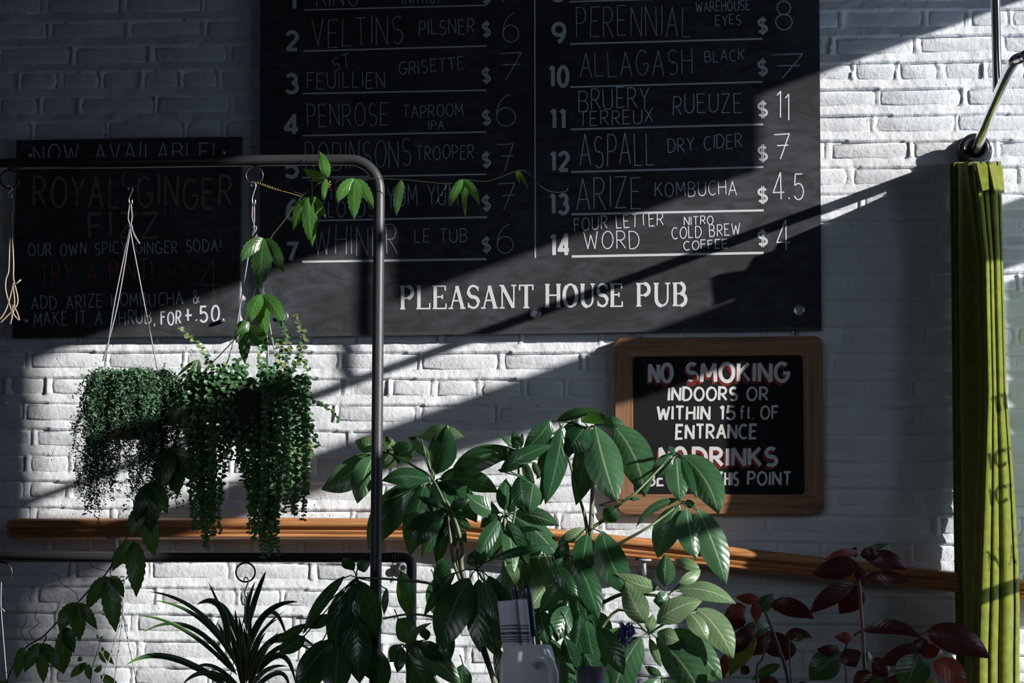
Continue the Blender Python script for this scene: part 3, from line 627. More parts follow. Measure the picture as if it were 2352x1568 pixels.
# ------------------------------------------------------------------ curtain and its rod
YS = [374, 400, 430, 470, 520, 600, 700, 820, 900, 1000, 1080, 1160, 1230, 1300, 1400, 1500, 1600, 1800, 2100]
def ip(y, tab):
    for (a, b), (c, d_) in zip(tab, tab[1:]):
        if y <= c: return b + (d_ - b) * max(0, (y - a)) / (c - a)
    return tab[-1][1]
rows = []
for y in YS:
    Lx = ip(y, [(374, 2181), (600, 2184), (1200, 2190), (1568, 2197), (2100, 2200)]); Fx = ip(y, [(374, 2238), (470, 2250), (600, 2264), (900, 2270), (1100, 2264), (1500, 2250), (2100, 2245)])
    Rx = ip(y, [(374, 2299), (600, 2304), (900, 2312), (1100, 2329), (1350, 2343), (1568, 2341), (2100, 2345)]); Df = ip(y, [(374, .25), (430, .273), (570, .275), (620, .265), (700, .288), (900, .288), (1080, .31), (1400, .33), (2100, .33)])
    Db = ip(y, [(374, .006), (1140, .006), (1200, .02), (1310, .024), (1370, .006), (1430, .006), (1480, .012), (2100, .006)]); W = Rx - Fx
    pl = [(Lx, Db), (Lx + 1.5, Db + .03), (Lx + 9, Db + .028), (Lx + 8, Db + .065), (Lx + 20, Db + .07), (Lx + 22, Df * .6), (Fx - 20, Df * .72), (Fx - 19, Df * .86), (Fx - 6, Df * .9), (Fx - 4, Df * .98), (Fx + 1, Df), (Fx + W * .14, Df * .985), (Fx + W * .21, Df * .94), (Fx + W * .225, Df * .86),
          (Fx + W * .25, Df * .93), (Fx + W * .36, Df * .93), (Fx + W * .45, Df * .88), (Fx + W * .465, Df * .78), (Fx + W * .49, Df * .85), (Fx + W * .70, Df * .86), (Fx + W * .83, Df * .76), (Fx + W * .85, Df * .64), (Fx + W * .88, Df * .71), (Fx + W * .97, Df * .68), (Rx, Df * .58), (Rx - 2, Df * .4), (Rx - 10, Df * .35), (Lx + 40, Db + .01)]
    yy = [y + (4 * math.sin(i * 1.7) if y < 410 else 0) for i in range(len(pl))]
    rows.append([P(x, yv, dd) for (x, dd), yv in zip(pl, yy)])
zr = 3
dense = []
for r_ in rows: dense.append(smooth_pts(r_ + [r_[0]], 3)[:-1])
m = len(dense[0]); V = [v for r_ in dense for v in r_]
Fc = [(i * m + k, (i + 1) * m + k, (i + 1) * m + (k + 1) % m, i * m + (k + 1) % m) for i in range(len(dense) - 1) for k in range(m)]
Fc += [tuple(range(m))]
cu = thing('velvet_curtain', 'gathered olive green velvet curtain hanging from the curved rod at the right', 'curtain', P(2260, 2100, .2))
o = mk('drape', V, Fc, VELVET, cu, True)
# folded top hem on the lit side
mb = MB()
for (x0, x1, ya, yb, d0, d1) in ((2243, 2268, 374, 434, .285, .275), (2272, 2303, 378, 441, .268, .20)):
    a = [P(x0, ya, d0 + .012), P(x1, ya + 3, d1 + .012), P(x1 + 4, yb, d1 + .014), P(x0 + 14, yb + 4, d0 + .014)]; b = [v + Vector((-.004, .014, 0)) for v in a]
    mb.add(a + b, [(0, 3, 2, 1), (4, 5, 6, 7), (0, 1, 5, 4), (1, 2, 6, 5), (2, 3, 7, 6), (3, 0, 4, 7)])
mb.build('hem', VELVET, cu)
rod = thing('curtain_rod', 'chrome curved curtain rod with black iron wall flange at top right', 'curtain rod', P(2240, 350, 0))
S0 = P(2239, 351, .02)
pts = smooth_pts([S0, S0 + Vector((.010, -.35, 0)), S0 + Vector((.022, -.72, 0)), S0 + Vector((.034, -.98, 0)), S0 + Vector((.050, -1.04, 0)), S0 + Vector((.09, -1.07, 0)), S0 + Vector((.3, -1.09, 0)), S0 + Vector((.75, -1.10, 0))], 6)
mb = MB(); mb.tube(pts, .0125, 16); mb.build('rod', CHROME, rod, True)
c = P(2238, 350, .0)
mb = MB(); mb.lathe(c, [(.044, -.004), (.044, .012), (.040, .018), (.033, .020), (.033, .036), (.036, .038), (.036, .050), (.030, .054), (.024, .05), (.020, .03)], 32, 'y', capb=False); mb.build('wall_flange', IRON, rod, True)
mb = MB()
for hh in (.040, .047): mb.tube([c + Vector((.037 * math.cos(t), -hh, .037 * math.sin(t))) for t in [i * math.pi / 12 for i in range(25)]], .003, 6)
mb.build('flange_ring', IRON, rod, True)
pa = S0 + Vector((.020, -.66, .004)); mb = MB(); mb.tube([pa, Vector((pa.x - .004, pa.y, ZT))], .0105, 16); mb.build('ceiling_support', CHROME, rod, True)
# small black rings on the rod over the curtain
# lettered glass screen beside the curtain, just outside the frame: its letters and rail shade the curtain
XP = 0.95
def scr(px, py, dd): p = P(px, py, dd); return Vector((XP, p.y - (XP - p.x) / SA, p.z + RS * (XP - p.x)))
m_, t_, b0, N_, L_ = nt('clear_glass'); gt = N_.new('ShaderNodeBsdfTransparent'); gg = N_.new('ShaderNodeBsdfGlossy'); gg.inputs['Roughness'].default_value = .05; gm = N_.new('ShaderNodeMixShader'); gm.inputs[0].default_value = .05
L_.new(gt.outputs[0], gm.inputs[1]); L_.new(gg.outputs[0], gm.inputs[2]); L_.new(gm.outputs[0], N_['Material Output'].inputs[0])
z1_, z2_ = scr(2290, 1345, .2).z, scr(2290, 1376, .2).z
mb = MB(); mb.box((XP - .004, -.66, z2_), (XP + .004, -.008, z1_)); sw = tag(mb.build('window_3', WFRAME), kind='structure')
mb = MB(); mb.box((XP - .003, -.66, .5), (XP + .003, -.009, 2.05)); mb.build('pane', m_, sw)
for a in (('TR', 2276, 951, 2311, 940, 36), ('ICT', 2268, 1080, 2316, 1066, 36), ('ICT', 2268, 1163, 2317, 1150, 36), ("NA'", 2262, 1312, 2330, 1294, 42)):
    mbx = text(*a, 7, .24, serif=True, gap=.04, mapper=lambda x_, y_: scr(x_, y_, ip(y_, [(700, .288), (900, .288), (1080, .31), (1400, .33)]) * (1 - .40 * max(0, x_ - ip(y_, [(900, 2270), (1100, 2264), (1500, 2250)])) / ip(y_, [(900, 42), (1100, 65), (1350, 88)])))); mbx.build('lettering', DECAL, sw)

# ------------------------------------------------------------------ plant racks
DR = 1.2; DR2 = 0.45
rk = thing('plant_rack', 'black tubular plant rack with rounded corner in front of both chalkboards', 'plant rack', (P(868, 1568, DR).x, -DR, 0))
pts = [P(-220, 379, DR), P(300, 373, DR), P(560, 369, DR), P(700, 367.5, DR), P(790, 367.5, DR)]
cpt = P(815, 367.5, DR); ppt = P(872, 425, DR)
cen = (801, 437); arcp = [P(cen[0] + 70 * math.sin(t), cen[1] - 70 * math.cos(t), DR) for t in [i * math.pi / 2 / 10 for i in range(1, 11)]]
bot = P(861, 1568, DR); dirn = (bot - arcp[-1]); fl = arcp[-1] + dirn * ((arcp[-1].z - 0.0) / (arcp[-1].z - bot.z))
mb = MB(); mb.tube(pts + arcp + [P(867, 900, DR), bot, fl], .0122, 16); mb.build('bent_tube', TUBE, rk, True)
mb = MB(); x = P(-220, 379, DR); mb.tube([x, Vector((x.x, x.y, 0))], .0122, 12); mb.build('far_leg', TUBE, rk, True)
rk2 = thing('low_pipe_rack', 'black pipe rack with an elbow at its right end behind the tall rack', 'plant rack', (P(945, 1568, DR2).x, -DR2, 0))
pts = [P(-260, 1279, DR2), P(300, 1279, DR2), P(925, 1279.5, DR2)]; cen = (925, 1299); arcp = [P(cen[0] + 20 * math.sin(t), cen[1] - 20 * math.cos(t), DR2) for t in [i * math.pi / 2 / 6 for i in range(1, 7)]]
e = P(944, 1568, DR2); mb = MB(); mb.tube(pts + arcp + [e, Vector((e.x, e.y, 0))], .0125, 16); mb.build('bent_pipe', TUBE, rk2, True)
mb = MB()
for px in (903, 909, 915): c = P(px, 1279.5, DR2); mb.tube([c - Vector((.002, 0, 0)), c + Vector((.002, 0, 0))], .0145, 16)
mb.build('collar', TUBE, rk2, True)
mb = MB(); x = P(-260, 1279, DR2); mb.tube([x, Vector((x.x, x.y, 0))], .0125, 12); mb.build('far_leg', TUBE, rk2, True)
fl_ = thing('wall_flange', 'small round pipe flange on the brick wall beside the low rack elbow', 'flange', P(926, 1305, 0)); mb = MB(); mb.lathe(P(926, 1304, .004), [(.018, -.002), (.018, .004), (.011, .006), (.011, .012), (.007, .012), (.006, .004)], 20, 'y'); mb.build('flange_plate', simple('flange_paint', (.3, .31, .33), .4), fl_, True)

def ring(px, py, r, d, label, rad=.0022, rot=0.2):
    c = P(px, py, d); t_ = thing('hanging_ring', label, 'ring', c, 'iron rings on the racks')
    mb = MB(); mb.tube([c + Vector((r * math.cos(t) * math.cos(rot), r * math.cos(t) * math.sin(rot), r * math.sin(t))) for t in [i * math.pi / 14 for i in range(29)]], rad, 7, False); mb.build('ring', IRON, t_, True)
    return c
def hook(px, y0, y1, d, label):
    t_ = thing('s_hook', label, 'hook', P(px, y1, d), 'steel hooks below the rings'); m_ = (y0 + y1) / 2
    mb = MB(); mb.tube(pxpath([(px - 5, y0 + 8), (px - 3, y0 - 2), (px + 4, y0), (px + 5, y0 + 9), (px, m_), (px - 3, y1 - 12), (px - 1, y1 - 2), (px + 4, y1 - 3), (px + 4, y1 - 12)], d, 4), .0017, 6); mb.build('wire', STEEL, t_, True)
sc_ = 0.00091
ring(22, 412, 22 * sc_, DR, 'leftmost iron ring under the upper rack bar'); ring(300, 409, 20 * sc_, DR, 'middle iron ring under the upper rack bar'); ring(584, 403, 20 * sc_, DR, 'right iron ring under the upper rack bar, tendril caught on it')
ring(5, 1313, 22 * .00104, DR2, 'leftmost iron ring under the low pipe, cut by the frame edge'); ring(276, 1312, 22 * .00104, DR2, 'middle iron ring under the low pipe behind a vine leaf'); ring(564, 1314, 22 * .00104, DR2, 'right iron ring under the low pipe above the spider plant')
hook(22, 426, 455, DR, 'steel hook on the leftmost upper ring'); hook(299, 428, 470, DR, 'steel hook on the middle upper ring'); hook(582, 420, 470, DR, 'steel hook on the right upper ring')
hook(281, 1326, 1358, DR2, 'dark steel hook on the middle lower ring'); hook(565, 1328, 1372, DR2, 'dark steel hook on the right lower ring')

def cords(name, label, cat, paths, d, rad, mat, base, group=None):
    t_ = thing(name, label, cat, base, group)
    for p_ in paths:
        mb = MB(); mb.tube(pxpath(p_, d, 5), rad, 6); mb.build('cord', mat, t_, True)
    return t_
cords('loose_plant_hanger', 'unused knotted leather plant hanger dangling at the left edge', 'plant hanger',
      [[(24, 448), (29, 470), (27, 520), (31, 600), (31, 640), (40, 680), (38, 702), (20, 722), (0, 742)], [(24, 450), (26, 500), (22, 560), (20, 620), (14, 640), (13, 665), (22, 700), (30, 720), (44, 735), (38, 715), (28, 700)],
       [(27, 475), (20, 490), (8, 510)], [(27, 478), (20, 500), (18, 515)], [(26, 480), (0, 500), (-10, 503)], [(31, 650), (18, 700), (4, 728), (-6, 735)], [(30, 655), (33, 700), (24, 744)], [(26, 478), (24, 500), (22, 517)], [(33, 655), (48, 642)],
       [(30, 700), (26, 735), (22, 744)], [(22, 478), (27, 472), (31, 478), (24, 483), (30, 484)]], DR, .0016, CORD, P(24, 742, DR))
b1 = cords('fern_hanger', 'tan cord hanger carrying the fine leaved basket at left', 'plant hanger',
      [[(298, 468), (294, 500), (299, 520), (296, 535), (262, 700), (243, 830)], [(301, 468), (303, 500), (299, 522), (297, 540), (270, 700), (236, 830)], [(299, 522), (302, 545), (330, 690), (362, 850)], [(301, 522), (312, 545), (321, 560)], [(302, 520), (308, 540), (318, 557)], [(295, 520), (303, 518), (302, 530), (295, 528)], [(299, 524), (290, 560)]], DR, .0015, CORDG, P(299, 850, DR))
b2 = cords('round_leaf_hanger', 'grey cord hanger carrying the round leaved basket at centre left', 'plant hanger',
      [[(580, 468), (579, 500), (583, 525), (570, 590), (552, 700), (535, 790), (505, 880)], [(584, 468), (584, 505), (584, 526), (600, 640), (620, 750), (640, 860), (650, 900)], [(583, 526), (592, 548), (603, 570)], [(583, 524), (590, 560), (596, 575)], [(583, 526), (600, 650), (612, 760), (618, 860)], [(579, 522), (588, 520), (587, 532), (580, 530)]], DR, .0015, CORDG, P(583, 880, DR))
cords('lower_left_hanger', 'thin dark cord hanging from the low pipe at the left edge', 'plant hanger', [[(3, 1335), (2, 1380), (4, 1420), (16, 1568)], [(2, 1395), (11, 1404)]], DR2, .0014, CORDG, P(10, 1568, DR2))
cords('lower_middle_hanger', 'dark cord hanger below the middle lower ring', 'plant hanger', [[(283, 1356), (280, 1400), (279, 1420), (258, 1490), (232, 1568)], [(283, 1356), (281, 1425), (262, 1568)], [(282, 1410), (300, 1500), (316, 1568)], [(281, 1405), (290, 1430), (293, 1450)], [(281, 1405), (287, 1432), (288, 1450)]], DR2, .0014, CORDG, P(270, 1568, DR2))

# ------------------------------------------------------------------ leaves
VV = Vector((0.02, -1, -0.05)).normalized()
def blade(mb, B, T, wid, bend=0.0, bulge=0.0, tilt=0.0, fold=0.25, n=12, ser=0.0, pw=.85, wave=0.0, c=None, c2=0.75):
    ax = T - B; Ln = ax.length; s0 = ax.cross(VV)
    if s0.length < 1e-6: s0 = Vector((1, 0, 0))
    s0.normalize(); nn = s0.cross(ax).normalized()
    if nn.dot(VV) < 0: nn = -nn
    C_ = (B + T) / 2 + s0 * bend + VV * bulge if c is None else c * 2 - (B + T) / 2
    V = []; uvs = []; cols = [-1, -.55, 0, .55, 1]
    for i in range(n + 1):
        t = i / n; p = B * (1 - t) ** 2 + C_ * 2 * t * (1 - t) + T * t * t
        tg = ((C_ - B) * (1 - t) + (T - C_) * t).normalized(); s = tg.cross(VV)
        s = s.normalized() if s.length > .15 else s0
        nrm = s.cross(tg).normalized()
        if nrm.dot(VV) < 0: nrm = -nrm
        s = s * math.cos(tilt) + nrm * math.sin(tilt); n2 = s.cross(tg).normalized()
        if n2.dot(VV) < 0: n2 = -n2
        wv = (max(0, math.sin(math.pi * t ** pw)) ** c2) * wid / 2
        if t > .8: wv *= (1 - (t - .8) * 1.4)
        if i == n: wv = 0.0004
        if i == 0: wv = wid * .03
        if ser: wv *= 1 + (ser if i % 2 else -ser)
        for cc in cols:
            V.append(p + s * (cc * wv) - n2 * (abs(cc) * wv * fold) * 1.0 + n2 * (wave * wid * math.sin(t * 9 + cc * 2) * abs(cc))); uvs.append((cc * .5 + .5, t))
    m = 5; mb.add(V, [(i * m + k, i * m + k + 1, (i + 1) * m + k + 1, (i + 1) * m + k) for i in range(n) for k in range(4)], uvs)
def orient(mb):
    return mb
def leaf(par, bx, by, tx, ty, w, mat, d=1.2, bend=0, bulge=.02, tilt=None, fold=.22, hub=None, dt=None, name='leaf', **k):
    mb = MB(); s = .00111 * (6.6 - d) / 6.6 * 1.02
    dt = d + U(-.03, .05) if dt is None else dt
    B = P(bx, by, d); T = P(tx, ty, dt); Ln = (T - B).length
    blade(mb, B, T, w * s, bend * s, bulge, U(-.45, .45) if tilt is None else tilt, fold, wave=.02, **k)
    if hub:
        H_ = P(hub[0], hub[1], hub[2] if len(hub) > 2 else d); mb.tube([H_, (H_ + B) / 2 + Vector((0, 0, .003)), B + (T - B) * .04], .0014, 5)
    o = mb.build(name, mat, par, True, True); return o
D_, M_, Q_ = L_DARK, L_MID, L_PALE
up_ = thing('umbrella_plant', 'tall leafy umbrella plant with large glossy green leaves at bottom centre', 'plant', (P(1345, 1568, 1.15).x, -1.15, 0))
def cl(hub, d, ls, par=None):
    for l in ls:
        bx, by, tx, ty, w, mt = l[:6]; kw = l[6] if len(l) > 6 else {}
        leaf(par or up_, bx, by, tx, ty, w, mt, d + U(-.03, .03), hub=(hub[0], hub[1], d), **kw)
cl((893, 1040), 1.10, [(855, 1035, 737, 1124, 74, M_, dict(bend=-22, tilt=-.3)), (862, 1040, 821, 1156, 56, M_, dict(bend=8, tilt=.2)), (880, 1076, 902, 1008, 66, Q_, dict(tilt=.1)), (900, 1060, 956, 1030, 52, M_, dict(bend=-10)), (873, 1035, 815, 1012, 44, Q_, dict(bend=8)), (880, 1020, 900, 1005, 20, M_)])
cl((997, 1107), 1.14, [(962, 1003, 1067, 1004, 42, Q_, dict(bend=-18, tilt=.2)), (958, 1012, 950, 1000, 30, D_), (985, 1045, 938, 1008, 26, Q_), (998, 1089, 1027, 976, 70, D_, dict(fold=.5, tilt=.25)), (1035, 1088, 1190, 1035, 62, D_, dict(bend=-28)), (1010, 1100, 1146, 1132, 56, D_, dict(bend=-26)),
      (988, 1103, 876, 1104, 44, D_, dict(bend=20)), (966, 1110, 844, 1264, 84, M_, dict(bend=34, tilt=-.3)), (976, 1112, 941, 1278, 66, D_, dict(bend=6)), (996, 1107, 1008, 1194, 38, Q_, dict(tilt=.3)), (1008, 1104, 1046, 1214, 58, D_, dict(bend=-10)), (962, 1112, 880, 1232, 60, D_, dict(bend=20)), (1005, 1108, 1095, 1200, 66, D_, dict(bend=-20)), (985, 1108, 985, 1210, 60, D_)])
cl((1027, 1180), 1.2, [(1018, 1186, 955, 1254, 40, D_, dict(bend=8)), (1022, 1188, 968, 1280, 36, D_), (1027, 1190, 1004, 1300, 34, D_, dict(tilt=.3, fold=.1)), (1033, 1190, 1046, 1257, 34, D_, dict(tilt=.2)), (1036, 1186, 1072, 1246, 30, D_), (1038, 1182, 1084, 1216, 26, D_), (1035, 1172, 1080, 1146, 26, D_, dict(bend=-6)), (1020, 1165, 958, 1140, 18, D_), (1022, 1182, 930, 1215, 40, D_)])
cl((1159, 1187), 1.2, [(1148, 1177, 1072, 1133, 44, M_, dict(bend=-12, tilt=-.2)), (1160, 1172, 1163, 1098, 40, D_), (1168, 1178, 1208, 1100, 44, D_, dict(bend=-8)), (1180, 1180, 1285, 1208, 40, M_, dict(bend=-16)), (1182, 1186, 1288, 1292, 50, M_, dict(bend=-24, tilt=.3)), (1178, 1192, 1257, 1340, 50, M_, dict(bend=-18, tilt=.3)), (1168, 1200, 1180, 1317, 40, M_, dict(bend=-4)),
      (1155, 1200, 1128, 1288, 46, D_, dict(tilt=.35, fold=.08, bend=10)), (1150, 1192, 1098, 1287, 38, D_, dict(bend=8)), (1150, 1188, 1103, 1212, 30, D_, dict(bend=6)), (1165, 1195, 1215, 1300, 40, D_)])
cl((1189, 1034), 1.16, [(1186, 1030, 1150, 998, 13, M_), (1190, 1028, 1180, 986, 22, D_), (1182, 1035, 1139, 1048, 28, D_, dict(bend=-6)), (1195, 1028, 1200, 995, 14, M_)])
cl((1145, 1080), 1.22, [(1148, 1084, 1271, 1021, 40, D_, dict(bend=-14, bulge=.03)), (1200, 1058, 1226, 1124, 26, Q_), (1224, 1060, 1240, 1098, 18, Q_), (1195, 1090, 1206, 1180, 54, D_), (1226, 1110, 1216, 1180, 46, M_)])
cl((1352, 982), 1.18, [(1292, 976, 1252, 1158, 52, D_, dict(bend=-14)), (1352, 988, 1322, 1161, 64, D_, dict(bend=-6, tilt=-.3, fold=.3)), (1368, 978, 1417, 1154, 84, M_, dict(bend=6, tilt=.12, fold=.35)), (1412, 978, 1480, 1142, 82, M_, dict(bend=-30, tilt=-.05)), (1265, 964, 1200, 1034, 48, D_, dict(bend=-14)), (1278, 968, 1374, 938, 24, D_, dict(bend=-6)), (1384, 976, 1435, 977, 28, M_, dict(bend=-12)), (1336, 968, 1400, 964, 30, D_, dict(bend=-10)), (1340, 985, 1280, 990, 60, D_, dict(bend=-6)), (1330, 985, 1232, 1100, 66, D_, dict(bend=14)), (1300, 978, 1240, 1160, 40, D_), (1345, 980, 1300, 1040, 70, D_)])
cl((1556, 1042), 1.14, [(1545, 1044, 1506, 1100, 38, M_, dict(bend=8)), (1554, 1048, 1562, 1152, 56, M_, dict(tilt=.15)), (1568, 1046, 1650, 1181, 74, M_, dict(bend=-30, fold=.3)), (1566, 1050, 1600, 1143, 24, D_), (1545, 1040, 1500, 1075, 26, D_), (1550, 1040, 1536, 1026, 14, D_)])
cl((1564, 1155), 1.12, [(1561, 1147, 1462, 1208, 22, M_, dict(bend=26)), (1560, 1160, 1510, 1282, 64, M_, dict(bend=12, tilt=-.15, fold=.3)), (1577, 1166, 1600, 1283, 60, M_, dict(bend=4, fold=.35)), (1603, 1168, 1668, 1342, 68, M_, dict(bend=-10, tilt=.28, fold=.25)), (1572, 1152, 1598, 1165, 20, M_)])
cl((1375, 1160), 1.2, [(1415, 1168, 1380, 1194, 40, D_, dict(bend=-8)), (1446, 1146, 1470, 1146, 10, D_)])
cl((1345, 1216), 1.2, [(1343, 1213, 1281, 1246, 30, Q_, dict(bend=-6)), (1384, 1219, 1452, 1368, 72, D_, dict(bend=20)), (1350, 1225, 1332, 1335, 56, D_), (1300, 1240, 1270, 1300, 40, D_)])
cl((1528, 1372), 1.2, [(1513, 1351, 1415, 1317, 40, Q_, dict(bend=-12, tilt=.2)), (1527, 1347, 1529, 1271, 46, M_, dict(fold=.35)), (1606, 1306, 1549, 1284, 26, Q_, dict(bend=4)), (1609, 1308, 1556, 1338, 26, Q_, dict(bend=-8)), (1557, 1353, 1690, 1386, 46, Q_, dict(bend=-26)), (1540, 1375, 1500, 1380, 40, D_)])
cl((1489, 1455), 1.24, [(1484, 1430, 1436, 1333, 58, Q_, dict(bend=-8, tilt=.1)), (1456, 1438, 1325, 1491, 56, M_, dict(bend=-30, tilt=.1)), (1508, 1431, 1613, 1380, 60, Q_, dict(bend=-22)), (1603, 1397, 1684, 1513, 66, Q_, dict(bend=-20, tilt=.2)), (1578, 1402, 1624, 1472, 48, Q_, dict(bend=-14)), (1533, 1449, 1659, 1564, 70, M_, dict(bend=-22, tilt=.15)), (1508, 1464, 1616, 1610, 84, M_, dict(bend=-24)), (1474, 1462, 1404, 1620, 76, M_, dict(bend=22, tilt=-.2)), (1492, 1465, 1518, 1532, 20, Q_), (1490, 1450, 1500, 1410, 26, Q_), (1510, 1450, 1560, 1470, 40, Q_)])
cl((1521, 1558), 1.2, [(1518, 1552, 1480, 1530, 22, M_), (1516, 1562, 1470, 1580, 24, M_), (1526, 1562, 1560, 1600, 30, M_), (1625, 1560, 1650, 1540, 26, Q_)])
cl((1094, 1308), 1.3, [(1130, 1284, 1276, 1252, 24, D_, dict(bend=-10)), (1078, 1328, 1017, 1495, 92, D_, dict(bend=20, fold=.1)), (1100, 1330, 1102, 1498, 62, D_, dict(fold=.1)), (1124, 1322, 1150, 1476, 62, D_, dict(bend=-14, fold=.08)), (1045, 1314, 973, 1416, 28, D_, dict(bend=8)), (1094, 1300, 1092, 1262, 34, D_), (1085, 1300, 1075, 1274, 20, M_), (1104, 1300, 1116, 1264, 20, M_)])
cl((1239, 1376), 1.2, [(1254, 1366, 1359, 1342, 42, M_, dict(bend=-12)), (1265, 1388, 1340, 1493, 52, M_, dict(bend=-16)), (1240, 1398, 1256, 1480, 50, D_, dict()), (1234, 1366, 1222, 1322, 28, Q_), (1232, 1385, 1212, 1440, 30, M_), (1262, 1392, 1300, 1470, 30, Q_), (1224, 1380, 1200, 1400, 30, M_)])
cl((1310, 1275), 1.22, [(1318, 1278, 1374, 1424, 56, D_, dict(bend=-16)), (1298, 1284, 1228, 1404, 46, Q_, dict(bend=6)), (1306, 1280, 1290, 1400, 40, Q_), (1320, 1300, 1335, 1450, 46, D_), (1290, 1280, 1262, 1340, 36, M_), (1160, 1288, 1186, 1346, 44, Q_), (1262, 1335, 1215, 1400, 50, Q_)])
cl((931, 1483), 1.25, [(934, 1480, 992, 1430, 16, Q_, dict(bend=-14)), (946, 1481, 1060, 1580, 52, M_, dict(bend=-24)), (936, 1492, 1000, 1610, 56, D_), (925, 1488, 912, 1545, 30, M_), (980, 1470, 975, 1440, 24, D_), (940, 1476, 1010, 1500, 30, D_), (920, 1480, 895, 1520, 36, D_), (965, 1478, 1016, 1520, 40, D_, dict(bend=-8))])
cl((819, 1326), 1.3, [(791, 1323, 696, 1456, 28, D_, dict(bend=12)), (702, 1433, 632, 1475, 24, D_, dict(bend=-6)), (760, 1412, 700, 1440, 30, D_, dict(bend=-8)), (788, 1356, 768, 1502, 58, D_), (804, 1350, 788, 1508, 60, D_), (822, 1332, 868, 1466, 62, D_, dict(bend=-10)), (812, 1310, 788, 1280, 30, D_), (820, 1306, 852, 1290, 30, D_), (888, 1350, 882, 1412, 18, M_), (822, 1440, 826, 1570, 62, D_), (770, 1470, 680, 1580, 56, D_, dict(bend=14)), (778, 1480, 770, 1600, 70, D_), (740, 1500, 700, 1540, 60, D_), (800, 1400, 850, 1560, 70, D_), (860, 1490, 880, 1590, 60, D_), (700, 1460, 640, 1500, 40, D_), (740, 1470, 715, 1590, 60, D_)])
for a_ in ((1330, 1385, 1352, 1482, 58), (1366, 1430, 1336, 1556, 60), (1338, 1490, 1372, 1604, 66), (1320, 1470, 1300, 1580, 60), (1390, 1490, 1385, 1600, 60)): leaf(up_, *a_, D_, 1.15, hub=(a_[0] - 6, a_[1] - 18, 1.15))
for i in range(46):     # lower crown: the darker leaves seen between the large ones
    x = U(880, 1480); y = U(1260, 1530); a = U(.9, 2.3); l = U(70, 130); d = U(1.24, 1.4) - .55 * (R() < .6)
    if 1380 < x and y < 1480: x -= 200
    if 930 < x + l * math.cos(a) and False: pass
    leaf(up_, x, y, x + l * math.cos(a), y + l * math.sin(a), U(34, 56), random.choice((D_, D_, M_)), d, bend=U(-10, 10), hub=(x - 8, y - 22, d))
def stem(par, pts, r, mat, name='stem'):
    mb = MB(); q = pxpath(pts, 1.2, 5); n_ = len(q)
    mb.tube(q, [r[0] + (r[1] - r[0]) * i / (n_ - 1) for i in range(n_)] if isinstance(r, tuple) else r, 9); mb.build(name, mat, par, True)
g0 = P(1345, 1568, 1.2)
stem(up_, [(1340, 2400, 1.1), (1345, 1700, 1.1), (1346, 1500, 1.1), (1350, 1400, 1.12), (1352, 1300, 1.15), (1357, 1215, 1.2), (1360, 1150, 1.2), (1362, 1070, 1.19), (1356, 984, 1.18)], (.0095, .0032), BARK, 'trunk')
for pts, r in (([(1354, 1290), (1370, 1279), (1430, 1244), (1496, 1206), (1564, 1155, 1.12)], (.0045, .0022)), ([(1358, 1212), (1385, 1195), (1420, 1160), (1461, 1131), (1530, 1060, 1.15), (1556, 1042, 1.14)], (.004, .002)), ([(1350, 1225), (1342, 1180), (1330, 1140), (1300, 1030), (1285, 970)], (.004, .002)),
               ([(1150, 1600), (1090, 1440), (1060, 1340), (1040, 1280), (1030, 1183)], (.006, .003)), ([(1160, 1650), (1066, 1330), (1062, 1260), (1040, 1180), (1000, 1107, 1.14)], (.006, .003)), ([(1070, 1340), (1052, 1300), (1050, 1260)], (.004, .003)), ([(1346, 1500), (1420, 1400), (1489, 1455, 1.24)], (.004, .002)), ([(1380, 1385, 1.15), (1440, 1362, 1.2), (1528, 1370, 1.2)], (.0045, .003)),
               ([(819, 1326, 1.28), (900, 1330, 1.25), (1000, 1342, 1.2), (1080, 1380, 1.2)], (.002, .004)), ([(880, 1420, 1.25), (950, 1410, 1.2), (1040, 1425, 1.2)], (.002, .003)), ([(1239, 1376), (1240, 1450), (1250, 1600)], (.003, .004)), ([(1235, 1395), (1310, 1370), (1360, 1300)], (.003, .003)), ([(1159, 1187), (1160, 1300), (1180, 1500), (1200, 1700)], (.0025, .005)), ([(893, 1040, 1.1), (950, 1070), (1000, 1110), (1060, 1250)], (.002, .003)), ([(1189, 1034, 1.16), (1190, 1120), (1170, 1250)], (.002, .003)), ([(1521, 1558, 1.2), (1521, 1700, 1.2)], (.003, .004)), ([(931, 1483, 1.25), (1000, 1560, 1.2), (1100, 1700, 1.2)], (.003, .004)), ([(1094, 1308, 1.3), (1150, 1400, 1.25), (1200, 1600, 1.2)], (.002, .004))):
    stem(up_, pts, r, BARK if r[0] > .0045 else STEM, 'branch')
def planter(x, d, w_, h_, label):
    t_ = thing('planter_box', label, 'planter', (x, -d, 0)); mb = MB(); mb.box((x - w_, -d - .17, 0), (x + w_, -d + .17, h_)); mb.build('box', TABLEW, t_); mb = MB(); mb.box((x - w_ + .02, -d - .15, h_), (x + w_ - .02, -d + .15, h_ + .012)); mb.build('soil', SOIL, t_)
planter(-.52, 1.2, .30, .30, 'long dark planter box under the umbrella plant')

